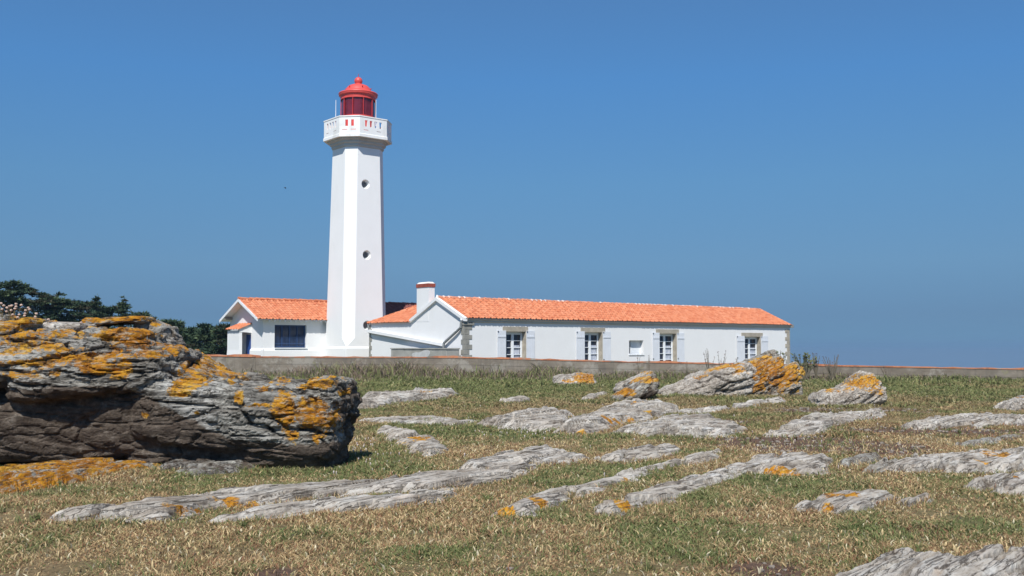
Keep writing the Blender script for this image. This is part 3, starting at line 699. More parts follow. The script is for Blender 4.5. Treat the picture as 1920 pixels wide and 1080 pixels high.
# ================================================================ ROCKS
GROOVE = []
EXCL = []        # footprints that keep the turf away
def l_off(w3): return _h(np.floor(w3), w3 * 0, w3 * 0, 5) * 7
def slab(name, label, poly, H, lichen=(), mat='slab', wd=.35, bare=-.2, rough=1.0, cells=.0026, group='flat rock outcrops in the turf'):
    """flat outcrop: footprint from surveyed outline, real height and bedding"""
    pts = np.array(poly, float); n = len(pts)
    # lower edge stands on the turf, upper edge is seen over the top of the slab
    def span(x):
        ys = []
        for i in range(n):
            (xa, ya), (xb, yb) = pts[i], pts[(i + 1) % n]
            if (xa <= x <= xb) or (xb <= x <= xa): ys.append(ya if xa == xb else ya + (yb - ya) * (x - xa) / (xb - xa))
        return min(ys), max(ys)
    W = []
    for x, y in pts:
        lo, hi = span(min(max(x, pts[:, 0].min() + .5), pts[:, 0].max() - .5)); fr = 0 if hi - lo < 2 else (hi - y) / (hi - lo)
        W.append(G(x, y, .04 + H * .25 * fr)[:2])
    W = np.array(W); x0, y0 = W.min(0) - .3; x1, y1 = W.max(0) + .3; ym = (y0 + y1) / 2
    st = max(.02, ym * cells); nx, ny = int((x1 - x0) / st) + 2, int((y1 - y0) / (st * 1.3)) + 2
    X, Y = np.meshgrid(np.linspace(x0, x1, nx), np.linspace(y0, y1, ny)); sd_ = rng.integers(1, 9999)
    d = poly_sd(X, Y, W.tolist()); EXCL.append((W.tolist(), (x0, y0, x1, y1)))
    dm = float(d.max()); na = min(.13, .38 * dm)
    a = R(50); q = X * math.sin(a) - Y * math.cos(a); p = X * math.cos(a) + Y * math.sin(a); k_ = 1.0 if ym < 20 else 12 / (ym * .6)
    d = d + na * (1.3 * fbm(p * .9, q * 4.2, oct=5, seed=int(sd_), gain=.6) + .5 * fbm(X * 3, Y * 3, oct=3, seed=int(sd_) + 1)) + .075
    wa = .5 * fbm(p * .6, q * 1.5, oct=3, seed=int(sd_) + 2)
    f1, f2, idv = worley(p * .5 * k_ + wa, q * 3.3 * k_ + wa, seed=int(sd_)); g1, g2, idg = worley(p * 1.5 * k_ + wa, q * 9 * k_ - wa, seed=int(sd_) + 50)
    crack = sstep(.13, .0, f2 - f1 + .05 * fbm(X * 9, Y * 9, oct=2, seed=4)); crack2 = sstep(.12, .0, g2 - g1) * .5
    wd = min(wd, .20 + .35 * H * np.clip((ym - 12) / 20, 0, 1), .8 * max(.12, dm)); prof = np.clip(d / wd + .05, 0, 1) ** .75
    amp = min(1.0, H * 6)
    w3 = q * 3.4 * k_ + .9 * fbm(p * .5, q * 1.2, oct=3, seed=int(sd_) + 8); f3 = w3 - np.floor(w3); l3 = _h(np.floor(w3), np.floor(p * .35 + l_off(w3)), w3 * 0, int(sd_))
    saw = (1 - f3) ** 1.3 * sstep(0, .10, f3) * (.25 + l3)
    rl = .42 + .58 * float(np.clip((ym - 9) / 20, 0, 1))
    h = .05 * prof + H * (.22 + .25 * (rl - .42)) * prof * (.75 + .6 * fbm(p * .35, q * .7, oct=3, seed=int(sd_) + 3)) + prof * amp * rough * rl * (.085 * saw + .075 * (idv - .42) + .022 * (idg - .5) + .022 * fbm(p * 1.6, q * 10, oct=5, seed=int(sd_) + 4, gain=.62) + .032 * fbm(p * .6, q * 3.0, oct=3, seed=int(sd_) + 6) - .06 * crack - .03 * crack2) / k_ ** .6
    groove = np.maximum(sstep(.26, .08, f3) * sstep(.15, .35, l3 + .35 * fbm(p * .9, q * .5, oct=2, seed=int(sd_) + 11)), sstep(.16, .05, f2 - f1) * .8) * sstep(-.4, .0, fbm(p * .8, q * 1.4, oct=3, seed=int(sd_) + 12) + .05)
    h = h - groove * (.06 + .25 * H) * (.5 + rl) * 1.1
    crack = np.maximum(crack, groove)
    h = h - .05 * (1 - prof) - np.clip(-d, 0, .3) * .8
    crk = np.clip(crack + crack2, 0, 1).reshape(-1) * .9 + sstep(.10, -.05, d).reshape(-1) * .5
    Z = ground_h(X, Y) + h; V = np.stack([X, Y, Z], -1).reshape(-1, 3)
    i = np.arange(nx * ny).reshape(ny, nx); Fq = np.stack([i[:-1, :-1], i[:-1, 1:], i[1:, 1:], i[1:, :-1]], -1).reshape(-1, 4)
    gm = ((groove > .45) & (d > .0) & (fbm(X * .9, Y * .9, oct=3, seed=int(sd_) + 14) > -.22)).reshape(-1)
    gi = np.where(gm)[0]
    if len(gi): gi = rng.choice(gi, min(len(gi), int(len(gi) * .8) + 1)); GROOVE.append(np.column_stack([V[gi, 0] + rng.normal(0, st * .5, len(gi)), V[gi, 1] + rng.normal(0, st * .5, len(gi)), h.reshape(-1)[gi]]))
    keep = (d > -.22).reshape(-1); Fq = Fq[keep[Fq].all(1)]
    used = np.zeros(len(V), bool); used[Fq] = True; mp = np.cumsum(used) - 1; V = V[used]; Fq = mp[Fq]; crk = crk[used]
    li = np.zeros(len(V))
    for (lx, ly, rx, ry, wt) in lichen:
        rx, ry = rx * 1.35, ry * 1.3; c = G(lx, ly, H * .4); rxm = rx / F * c[1]; rym = min(max(.08, abs(G(lx, ly - ry, H * .4)[1] - c[1])) * .9, 1.3 * rxm)
        li = np.maximum(li, wt * np.exp(-(((V[:, 0] - c[0]) / rxm)**2 + ((V[:, 1] - c[1]) / rym)**2))) * (.95 + .35 * fbm(V[:, 0] * 6, V[:, 1] * 6, oct=3, seed=2))
    li += .04
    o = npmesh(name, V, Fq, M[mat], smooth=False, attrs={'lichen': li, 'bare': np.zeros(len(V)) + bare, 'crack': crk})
    return tag(o, label, 'rock', group)

def superblock(c, hs_, rot=(0, 0, 0), pw=3.6, sub=4):
    bm = bmesh.new(); bmesh.ops.create_icosphere(bm, subdivisions=sub, radius=1)
    v = np.array([q.co[:] for q in bm.verts]); f = np.array([[w_.index for w_ in q.verts] for q in bm.faces]); bm.free()
    nrm_ = (np.abs(v)**pw).sum(1)**(1 / pw); v = v / nrm_[:, None] * np.array(hs_)
    Mx = np.array(Matrix.Rotation(rot[2], 3, 'Z') @ Matrix.Rotation(rot[1], 3, 'Y') @ Matrix.Rotation(rot[0], 3, 'X'))
    return v @ Mx.T + np.array(c), f
def rock3d(name, label, blocks, voxel, lichen=(), barefn=None, mat='boulder', amp=(.12, .06, .03), dipdeg=8, beds=3.2, group=None, foot=None, lich0=.08, lich_top=0.0):
    """solid rock: rounded blocks fused into one body, then bedding ledges and roughness pushed into it.
    blocks: (px, py, Y, width px, height px, depth m, tilt deg, lean deg, yaw deg)"""
    VV, FF, n = [], [], 0
    if blocks[0][2] > 25: blocks = list(blocks) + [(b_[0] - b_[6] * .12, b_[1] + 9, b_[2] - .12, b_[3] * 1.02, b_[4], b_[5] * 1.1, b_[6] * .8, 0, b_[8]) for b_ in blocks]   # feet sunk into the turf
    for (bx, by, Y, bw_, bh, dep, tilt, lean, yaw) in blocks:
        c = P(bx, by, Y); v, f = superblock(c, (bw_ / F * Y / 2, dep / 2, bh / F * Y / 2), (R(lean), R(-tilt), R(yaw)), 5.0)
        VV.append(v); FF.append(f + n); n += len(v)
    o = npmesh(name, np.concatenate(VV), np.concatenate(FF), M[mat])
    md = o.modifiers.new('fuse', 'REMESH'); md.mode = 'VOXEL'; md.voxel_size = voxel; md.adaptivity = 0
    dg = bpy.context.evaluated_depsgraph_get(); dg.update(); me = bpy.data.meshes.new_from_object(o.evaluated_get(dg))
    nv = len(me.vertices); V = np.empty(nv * 3, np.float32); me.vertices.foreach_get('co', V); V = V.reshape(-1, 3).astype(float)
    N = np.empty(nv * 3, np.float32); me.vertices.foreach_get('normal', N); N = N.reshape(-1, 3).astype(float)
    Fq = np.array([p_.vertices[:] for p_ in me.polygons]); bpy.data.objects.remove(o)
    a = R(dipdeg); sx = V[:, 2] * math.cos(a) - V[:, 0] * math.sin(a); al = V[:, 0] * math.cos(a) + V[:, 2] * math.sin(a); y = V[:, 1]
    s0 = int(rng.integers(1, 999))
    d1 = fbm(al * .8, y * .9, sx * 1.8, oct=4, seed=s0)
    wq = sx * beds + .8 * fbm(al * .5, y * .5, sx * .5, oct=3, seed=s0 + 5); fr = wq - np.floor(wq); lv = _h(np.floor(wq), wq * 0, wq * 0, s0)
    ledge = (fr ** .6) * (1 - sstep(.84, 1, fr)) * (.4 + lv) - .45
    kc = beds / 3.2; wa = .45 * fbm(al * 1.2, y * 1.2, sx * 2, oct=3, seed=s0 + 21)
    f1, f2, idv = worley(al * .65 * kc + wa, y * 1.0 * kc, sx * 2.9 * kc + wa, seed=s0); g1, g2, idg = worley(al * 3.4 * kc + wa, y * 4 * kc, sx * 8 * kc - wa, seed=s0 + 60)
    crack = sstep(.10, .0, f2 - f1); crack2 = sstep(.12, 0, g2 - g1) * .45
    d3 = fbm(al * 4, y * 5, sx * 9, oct=5, seed=s0 + 9, gain=.66)
    hz = np.clip(np.abs(N[:, 2]) * -1 + 1.15, .1, 1)
    ba = barefn(V, N) if barefn else np.zeros(nv) - .2; sm = 1 - .55 * np.clip(ba, 0, 1)
    V2 = V + (N * sm[:, None]) * (amp[0] * d1 + amp[0] * .9 * (idv - .5) + amp[2] * 1.1 * (idg - .5) + amp[2] * d3 - amp[0] * .55 * crack - amp[2] * .6 * crack2)[:, None] + N * np.array([1, 1, .35]) * (amp[1] * ledge * hz * sm)[:, None]
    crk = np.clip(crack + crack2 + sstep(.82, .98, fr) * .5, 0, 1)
    li = np.zeros(nv) + lich0
    for (lx, ly, LY, rx, ry, wt) in lichen:
        c = P(lx, ly, LY); li = np.maximum(li, wt * np.exp(-(((V[:, 0] - c[0]) / (rx * 1.25 / F * LY))**2 + ((V[:, 2] - c[2]) / (ry * 1.25 / F * LY))**2 + ((V[:, 1] - c[1]) / 1.3)**2)))
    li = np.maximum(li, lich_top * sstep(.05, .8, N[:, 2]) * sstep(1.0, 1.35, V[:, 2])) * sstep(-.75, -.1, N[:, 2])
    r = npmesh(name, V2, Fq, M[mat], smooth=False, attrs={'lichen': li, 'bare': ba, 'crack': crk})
    if foot: EXCL.append((foot, (min(p_[0] for p_ in foot), min(p_[1] for p_ in foot), max(p_[0] for p_ in foot), max(p_[1] for p_ in foot))))
    return tag(r, label, 'rock', group)

# --- the big boulder on the left
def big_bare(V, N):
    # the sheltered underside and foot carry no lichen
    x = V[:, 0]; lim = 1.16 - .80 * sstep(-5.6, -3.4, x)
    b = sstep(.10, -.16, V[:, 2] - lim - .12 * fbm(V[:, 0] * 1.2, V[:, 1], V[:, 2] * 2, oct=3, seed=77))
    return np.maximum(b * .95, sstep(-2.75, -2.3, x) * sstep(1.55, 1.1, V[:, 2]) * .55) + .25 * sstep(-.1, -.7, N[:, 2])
big = [
    (60, 668, 15.2, 420, 110, 2.6, 0, 0, 4), (-60, 650, 15.2, 260, 110, 2.4, 0, 0, 0),
    (120, 642, 14.9, 190, 60, 1.6, 2, 0, 6), (235, 636, 14.9, 120, 32, 1.4, -4, 0, 0),
    (20, 640, 14.9, 160, 46, 1.2, 16, 0, 0), (40, 690, 14.6, 330, 64, 1.9, 6, 0, 2), (200, 705, 14.55, 300, 70, 1.9, 8, 0, 0),
    (70, 770, 14.92, 520, 130, 2.0, 0, 17, 2), (-80, 770, 15.0, 300, 140, 2.0, 0, 19, 0), (300, 765, 14.85, 260, 120, 1.9, -3, 12, 0),
    (330, 712, 15.0, 200, 90, 2.0, -24, 0, 0), (395, 765, 14.7, 240, 120, 2.0, -8, 6, 0),
    (470, 770, 14.6, 280, 110, 1.9, -2, 4, -4), (460, 735, 14.8, 150, 50, 1.5, 0, 0, 0), (530, 738, 14.7, 110, 36, 1.3, 10, 0, 0),
    (602, 748, 14.6, 120, 62, 1.4, 14, -6, -10), (636, 758, 14.55, 58, 60, 1.0, 10, -8, -8), (560, 800, 14.5, 190, 110, 1.6, 4, 8, -8), (610, 800, 14.7, 90, 90, 1.2, 0, 10, -8),
    (450, 838, 14.75, 380, 60, 1.6, 2, 8, 0), (520, 858, 14.6, 250, 44, 1.4, 1, 0, -4),
    (60, 850, 15.9, 620, 120, 1.8, 0, 0, 0), (400, 868, 14.25, 180, 24, .7, 3, 0, 0), (420, 882, 14.1, 120, 14, .5, 3, 0, 0),
]
bl = [(30, 645, 14.4, 75, 14, .8), (120, 655, 14.2, 60, 10, .75), (60, 625, 14.4, 50, 16, .8), (235, 622, 14.2, 60, 14, .9), (250, 645, 13.9, 55, 16, .8), (150, 672, 13.8, 70, 10, .85), (60, 680, 13.8, 60, 7, .75),
      (180, 686, 13.7, 55, 14, .85), (232, 692, 13.7, 18, 22, .9), (60, 705, 13.7, 50, 8, .75), (25, 660, 13.9, 30, 8, .7), (110, 700, 13.7, 20, 10, .7), (320, 650, 14.2, 22, 16, .5), (352, 722, 13.9, 26, 20, .95), (395, 724, 13.9, 16, 7, .8), (435, 722, 13.9, 16, 6, .8),
      (455, 748, 13.8, 9, 10, .9), (590, 718, 14.0, 40, 12, .95), (505, 728, 13.9, 22, 9, .8), (535, 770, 13.7, 22, 32, .95), (585, 765, 13.8, 32, 26, .85), (620, 785, 14.0, 26, 20, .85), (490, 758, 13.8, 30, 6, .7), (596, 822, 13.8, 8, 14, .8), (520, 832, 13.8, 24, 6, .8),
      (620, 812, 13.9, 34, 18, .55), (600, 790, 13.8, 40, 20, .55), (375, 773, 13.8, 9, 6, .8), (545, 812, 13.7, 12, 14, .6), (650, 735, 14.1, 18, 8, .7), (300, 628, 14.6, 30, 8, .4), (285, 775, 14.0, 10, 7, .7)]
bf0 = [(-12, 13.9), (-9, 13.7), (-5.4, 13.5), (-4.0, 13.45), (-2.45, 13.7), (-2.2, 14.3), (-2.4, 15.4), (-5, 16.6), (-12, 17)]
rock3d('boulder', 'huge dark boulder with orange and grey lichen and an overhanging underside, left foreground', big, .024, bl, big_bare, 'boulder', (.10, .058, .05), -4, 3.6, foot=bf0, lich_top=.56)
rock3d('rock', 'flat orange slab lying on top of the big boulder, at its right shoulder', [(225, 602, 15.9, 120, 16, .8, 2, 0, 0), (190, 606, 15.9, 70, 16, .7, 14, 0, 0)], .03, [(225, 596, 15.6, 70, 14, .95)], None, 'boulder', (.03, .02, .02), 5, 3, 'rocks on the big boulder')
rock3d('rock', 'purplish grey knob of rock beside the orange slab behind the boulder top', [(290, 630, 16.2, 62, 56, .9, -18, 0, 0), (305, 652, 16.2, 60, 50, .9, 0, 0, 0)], .035, [(285, 606, 15.8, 22, 6, .6)], None, 'orangerock', (.05, .04, .02), 5, 3, 'rocks on the big boulder')
rock3d('rock', 'smooth pale grey slab on the crest of the big boulder, right of the pink flowers', [(122, 614, 15.0, 92, 18, .8, -1, 0, 0)], .03, [], None, 'slab', (.02, .02, .012), 0, 3, 'rocks on the big boulder')
rock3d('rock', 'wedge of orange rock under the pink flowers at the left edge', [(-8, 615, 14.6, 150, 34, 1.1, -6, 0, 0), (30, 612, 14.6, 96, 18, .9, 10, 0, 0)], .03, [(20, 606, 14.2, 80, 18, .9)], None, 'boulder', (.04, .03, .02), 10, 3, 'rocks on the big boulder')
rock3d('pebble', 'white rounded pebble lying in a hollow near the left edge of the boulder', [(33, 630, 14.15, 15, 8, .09, 0, 0, 0)], .006, [], None, 'slab', (.004, .0, .0), 0, 3, 'rocks on the big boulder')
slab('rock_ledge', 'low rock ledge thick with orange lichen at the foot of the boulder', [(-120, 930), (-100, 868), (60, 866), (180, 860), (288, 858), (300, 872), (200, 885), (130, 905), (60, 918)], .22,
     [(30, 880, 130, 40, 1.0), (200, 870, 110, 24, .95), (-40, 900, 90, 40, .95), (60, 905, 120, 20, .95)], 'orangerock', .25)
slab('rock_ledge', 'thin brown layered ledge at the foot of the boulder, left of the green grass', [(300, 878), (330, 862), (400, 855), (480, 858), (500, 868), (430, 882), (350, 888)], .13, [], 'boulder', .2, .45)

# --- rocks standing in the field
O = 'orangerock'
def ofoot(x0, x1, yb, dep):
    a, b = G(x0, yb), G(x1, yb); return [(a[0], a[1] - .1), (b[0], b[1] - .1), (b[0], b[1] + dep), (a[0], a[1] + dep)]
rock3d('rock_pile', 'tall jagged pile of rust orange rock in front of the right end of the house',
       [(1452, 712, 35.1, 70, 30, 1.8, 24, 0, 10), (1418, 706, 35.0, 54, 36, 1.7, 30, 0, -12), (1420, 690, 35.4, 84, 17, 1.7, 27, 0, 8), (1402, 684, 35.7, 110, 12, 1.3, 25, 0, 0), (1436, 678, 35.6, 50, 14, 1.1, 30, 0, -10),
        (1466, 697, 35.2, 62, 12, 1.6, 26, 0, -8), (1478, 706, 35.1, 40, 10, 1.4, 24, 0, 0), (1484, 691, 35.4, 26, 8, 1.0, 12, 0, 0), (1450, 728, 34.8, 90, 16, 1.5, 27, 0, 6), (1412, 726, 34.8, 46, 22, 1.5, 30, 0, 0), (1384, 706, 35.2, 56, 26, 1.7, 24, 0, 0), (1448, 686, 35.5, 30, 14, 1.2, 34, 0, 0), (1440, 698, 34.9, 60, 10, 1.3, 30, 0, 0)],
       .036, [(1445, 698, 34.6, 80, 34, .92), (1395, 688, 34.8, 50, 10, .8), (1470, 712, 34.6, 36, 20, .8), (1418, 720, 34.2, 22, 18, .8)], None, O, (.10, .13, .07), 27, 3.2, 'standing rocks below the wall', ofoot(1385, 1495, 742, 2), .3)
rock3d('rock_pile', 'grey tilted rock slabs leaning up to the left side of the rust orange pile',
       [(1320, 716, 35.0, 170, 26, 2.4, 17, 0, 0), (1345, 704, 35.4, 120, 20, 2.0, 20, 0, 0), (1370, 712, 35.0, 90, 34, 1.6, 14, 0, 0), (1290, 730, 34.6, 110, 16, 1.8, 10, 0, 0), (1360, 732, 34.6, 90, 16, 1.4, 10, 0, 0), (1330, 698, 35.7, 90, 10, 1.2, 18, 0, 0)],
       .045, [(1345, 690, 35.0, 60, 10, .9), (1378, 700, 34.6, 20, 14, .8), (1300, 706, 34.8, 26, 5, .7)], None, 'slab', (.12, .12, .05), 20, 2.6, 'standing rocks below the wall', ofoot(1240, 1400, 742, 2))
rock3d('rock', 'squat block with one rust orange side at the foot of the orange pile', [(1478, 721, 34.6, 46, 24, .8, -8, 0, 0)], .04, [(1486, 722, 34.2, 18, 16, .9)], None, O, (.05, .04, .03), 10, 3, 'standing rocks below the wall', ofoot(1456, 1502, 733, .8))
rock3d('rock', 'pale pyramid shaped rock with a yellow orange top, standing alone right of the pile',
       [(1588, 738, 29.4, 120, 36, 1.6, 14, 0, 0), (1605, 725, 29.6, 70, 36, 1.3, 26, 0, 0), (1570, 745, 29.2, 90, 24, 1.3, 20, 0, 0), (1622, 735, 29.4, 44, 34, 1.1, -16, 0, 0)],
       .035, [(1612, 714, 29.0, 40, 18, .8), (1560, 728, 29.0, 16, 10, .6), (1632, 730, 29.0, 18, 14, .7), (1598, 742, 28.8, 8, 5, .6)], None, 'slab', (.09, .10, .05), 30, 2.4, 'standing rocks below the wall', ofoot(1525, 1645, 758, 1.3))
rock3d('rock', 'tilted dark block of rock with an orange upper edge, left of the grey slabs',
       [(1202, 724, 32.0, 62, 30, 1.2, 24, 0, 0), (1180, 736, 31.7, 70, 22, 1.1, 32, 0, 0)], .035, [(1200, 712, 31.6, 44, 6, .85), (1172, 735, 31.3, 26, 8, .8)],
       lambda V, N: .75 * sstep(P(1188, 720, 32)[0], P(1200, 720, 32)[0], V[:, 0]) * sstep(.3, -.1, N[:, 2]), O, (.06, .06, .04), 34, 3.2, 'standing rocks below the wall', ofoot(1155, 1232, 750, 1))
rock3d('rock', 'thin grey slab leaning behind the tilted dark block', [(1188, 713, 33.2, 74, 13, .8, 22, 0, 0), (1212, 706, 33.3, 30, 16, .7, 10, 0, 0)], .035, [(1216, 702, 33, 12, 8, .6)], None, 'slab', (.04, .05, .03), 24, 4, 'standing rocks below the wall', ofoot(1160, 1225, 735, .8))
rock3d('rock', 'low hump of rock, grey on the left and orange on the right, nearest the wall',
       [(1075, 711, 44.0, 76, 18, 1.6, 4, 0, 0), (1095, 710, 44.0, 40, 18, 1.4, -14, 0, 0)], .05, [(1096, 708, 43.4, 24, 12, .95), (1070, 713, 43.4, 26, 5, .6)], None, 'slab', (.08, .09, .05), 20, 2.4, 'standing rocks below the wall', ofoot(1035, 1115, 721, 1.2))

S = 'slab'
slab('rock_outcrop', 'broad pale rock at the bottom right corner of the picture', [(1500, 1110), (1560, 1068), (1610, 1046), (1680, 1033), (1730, 1034), (1790, 1042), (1850, 1026), (1920, 1018), (2100, 1010), (2150, 1160), (1450, 1160)], .30, (), S, .5, rough=1.2, cells=.0018)
slab('rock_outcrop', 'small pale rock with a yellow streak, alone in the right foreground turf', [(1484, 952), (1535, 930), (1590, 921), (1640, 925), (1684, 932), (1650, 945), (1610, 958), (1560, 964), (1505, 960)], .16, [(1575, 938, 26, 7, .95), (1550, 955, 14, 4, .7)], S, .3)
slab('rock_outcrop', 'sliver of rock just right of the small rock with the yellow streak', [(1690, 942), (1720, 932), (1745, 927), (1738, 938), (1705, 948)], .06, (), S, .2)
slab('rock_outcrop', 'very long narrow grey slab running across the left foreground up to the middle', [(92, 968), (180, 950), (300, 934), (430, 916), (560, 907), (700, 896), (800, 880), (900, 874), (1000, 876), (970, 893), (890, 906), (830, 919), (700, 921), (560, 934), (420, 944), (300, 970), (180, 972)], .17,
     [(345, 953, 26, 6, .9), (470, 938, 60, 5, .6), (330, 968, 20, 5, .6), (790, 905, 14, 6, .7), (815, 905, 10, 4, .6)], S, .35)
slab('rock_outcrop', 'shorter grey slab along the near side of the very long one', [(385, 974), (470, 950), (600, 936), (720, 925), (840, 916), (885, 922), (810, 940), (720, 950), (600, 954), (500, 968)], .15, [(798, 942, 18, 6, .9), (540, 945, 30, 4, .5)], S, .35)
slab('rock_outcrop', 'grey stepped slab with small orange spots in the centre foreground', [(925, 962), (950, 935), (1010, 912), (1080, 903), (1180, 876), (1300, 846), (1348, 842), (1335, 858), (1250, 874), (1190, 892), (1160, 907), (1090, 927), (1040, 943), (1000, 962)], .20,
     [(1012, 938, 22, 6, .9), (948, 954, 14, 5, .9), (1172, 890, 14, 5, .85), (1030, 944, 18, 4, .7)], S, .35)
slab('rock_outcrop', 'longest smooth grey slab rising to the right of centre with orange spots at its end', [(1095, 958), (1180, 925), (1240, 903), (1330, 878), (1400, 853), (1440, 843), (1530, 846), (1558, 862), (1540, 885), (1500, 890), (1400, 884), (1330, 908), (1260, 938), (1200, 950), (1150, 960)], .24,
     [(1470, 880, 28, 8, .95), (1528, 850, 12, 5, .9), (1165, 942, 26, 5, .85), (1170, 921, 12, 4, .8)], S, .45)
slab('rock_outcrop', 'rounded grey hump in the middle, above the long narrow slab', [(845, 882), (900, 858), (960, 842), (1030, 836), (1080, 848), (1105, 856), (1060, 866), (960, 872), (900, 884)], .20, (), S, .4)
slab('rock_outcrop', 'low grey hump right of the middle hump, behind the stepped slab', [(1105, 858), (1170, 838), (1230, 831), (1275, 838), (1245, 856), (1170, 864)], .18, (), S, .35)
slab('rock_outcrop', 'domed rock with orange bedding line just right of the big boulder', [(700, 803), (745, 800), (790, 808), (826, 820), (834, 840), (810, 852), (775, 846), (745, 828), (715, 812)], .26, [(775, 820, 34, 5, .7)], S, .6)
slab('rock_outcrop', 'flat layered slab touching the right tip of the boulder near the wall', [(655, 768), (680, 742), (760, 734), (800, 730), (860, 740), (820, 749), (760, 752), (700, 764)], .35, [(805, 738, 16, 4, .8)], S, .8)
slab('rock_outcrop', 'faint grey rock flush with the turf below the flat layered slab', [(675, 788), (740, 781), (790, 782), (905, 786), (860, 792), (760, 793)], .06, (), S, .5)
slab('rock_outcrop', 'tiny outcrop topped with orange lichen in the far middle turf', [(938, 753), (958, 744), (985, 744), (998, 751), (970, 755)], .16, [(962, 747, 18, 5, .95)], S, .5)
slab('rock_outcrop', 'thin sliver of rock in the far turf left of the tilted block', [(1092, 748), (1118, 736), (1138, 731), (1140, 737), (1112, 746)], .12, (), S, .4)
slab('rock_outcrop', 'grey brown slab at the left end of the wide central outcrop', [(895, 793), (960, 775), (1020, 764), (1072, 770), (1078, 788), (1050, 806), (980, 803)], .30, (), S, .6)
slab('rock_outcrop', 'wide central outcrop crossed by a ragged line of orange lichen', [(1035, 808), (1080, 778), (1130, 761), (1190, 751), (1228, 755), (1282, 762), (1240, 779), (1165, 792), (1105, 810)], .42, [(1178, 777, 14, 6, .9), (1218, 769, 10, 8, .9), (1140, 783, 22, 4, .8), (1090, 798, 10, 4, .8), (1098, 780, 16, 4, .5), (1200, 757, 14, 4, .5)], S, .7)
slab('rock_outcrop', 'smooth oval dome of pale rock at the right end of the central outcrop', [(1140, 809), (1205, 785), (1270, 774), (1340, 777), (1385, 788), (1397, 801), (1362, 812), (1290, 815), (1200, 813)], .32, (), S, .9)
slab('rock_outcrop', 'long thin crest of rock above the oval dome', [(1235, 774), (1300, 764), (1400, 754), (1465, 744), (1474, 751), (1400, 761), (1330, 770)], .22, [(1462, 748, 8, 3, .8)], S, .6)
slab('rock_outcrop', 'pale cracked outcrop above the bare brown soil, right of the dome', [(1432, 811), (1470, 790), (1510, 775), (1590, 770), (1658, 767), (1660, 776), (1600, 787), (1545, 808), (1480, 812)], .26, (), S, .6)
slab('rock_outcrop', 'thin grey outcrop running off the right edge below the far rock', [(1685, 798), (1750, 783), (1830, 773), (1920, 778), (2050, 782), (2050, 796), (1880, 793), (1800, 802), (1720, 803)], .16, (), S, .6)
slab('rock_outcrop', 'low grey rock at the right edge with a spot of orange, farthest of that side', [(1866, 763), (1900, 743), (1945, 738), (1990, 765), (1900, 768)], .40, [(1910, 747, 10, 5, .85)], S, .7)
slab('rock_outcrop', 'large rounded grey outcrop with an orange streak at the right edge', [(1660, 882), (1690, 862), (1740, 848), (1800, 842), (1860, 836), (1920, 832), (2080, 832), (2080, 872), (1920, 882), (1860, 882), (1800, 887), (1700, 884)], .30, [(1870, 850, 30, 6, .85), (1840, 866, 14, 4, .6)], S, .5)
slab('rock_outcrop', 'pinkish grey outcrop at the right edge, in front of the large rounded one', [(1800, 912), (1850, 893), (1920, 882), (2060, 884), (2060, 930), (1920, 925), (1850, 922)], .26, [(1905, 900, 8, 8, .6)], S, .45)
slab('rock_outcrop', 'small brownish tilted rock left of the large rounded outcrop', [(1620, 882), (1645, 868), (1685, 852), (1710, 850), (1690, 864), (1660, 882)], .16, (), O, .3)
slab('rock_outcrop', 'little rounded rock between the longest slab and the brownish tilted rock', [(1565, 868), (1600, 852), (1645, 847), (1655, 856), (1625, 868), (1590, 874)], .14, (), O, .4)
slab('rock_outcrop', 'flat strip of rock in the worn soil toward the right edge', [(1790, 830), (1850, 818), (1910, 812), (1925, 818), (1870, 828), (1820, 835)], .06, (), O, .4)

# ================================================================ TURF
def in_excl(x, y, pad=0.0):
    m_ = np.zeros(x.shape, bool)
    for poly, (x0, y0, x1, y1) in EXCL:
        k = (x > x0) & (x < x1) & (y > y0) & (y < y1)
        if k.any():
            idx = np.where(k)[0]; d = poly_sd(x[idx], y[idx], poly) + .10 * vnoise(x[idx] * 4, y[idx] * 4, seed=8); m_[idx[d > pad]] = True
    return m_
BL_V, BL_F, BL_C = [], [], []; nbl = 0
def blades(x, y, h, wdt, col, lean=.6, zoff=0.0):
    """bent three-part grass blades as triangles"""
    global nbl
    n = len(x); a = rng.uniform(0, 2 * np.pi, n); la = rng.uniform(0, 2 * np.pi, n); ln = h * rng.uniform(.15, lean * 1.6, n)
    z = ground_h(x, y) - .01 + zoff; dx, dy = np.cos(a) * wdt / 2, np.sin(a) * wdt / 2; lx, ly = np.cos(la) * ln, np.sin(la) * ln
    v = np.stack([np.stack([x - dx, y - dy, z], -1), np.stack([x + dx, y + dy, z], -1),
                  np.stack([x + lx * .35 + dx * .8, y + ly * .35 + dy * .8, z + h * .6], -1), np.stack([x + lx * .35 - dx * .8, y + ly * .35 - dy * .8, z + h * .6], -1),
                  np.stack([x + lx, y + ly, z + h * rng.uniform(.75, 1.0, n)], -1)], 1)
    b = nbl + np.arange(n)[:, None] * 5
    f = np.concatenate([b + np.array([[0, 1, 2]]), b + np.array([[0, 2, 3]]), b + np.array([[3, 2, 4]])])
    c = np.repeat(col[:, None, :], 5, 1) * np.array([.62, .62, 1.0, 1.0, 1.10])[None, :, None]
    BL_V.append(v.reshape(-1, 3)); BL_F.append(f); BL_C.append(c.reshape(-1, 3)); nbl += n * 5
PAL = dict(straw=(0.64, 0.49, 0.27), tan=(0.42, 0.285, 0.150), red=(0.31, 0.160, 0.095), olive=(0.275, 0.25, 0.115), green=(0.165, 0.20, 0.075), pale=(0.72, 0.63, 0.43))
PALA = np.array([PAL[k] for k in ('straw', 'tan', 'red', 'olive', 'green', 'pale')])
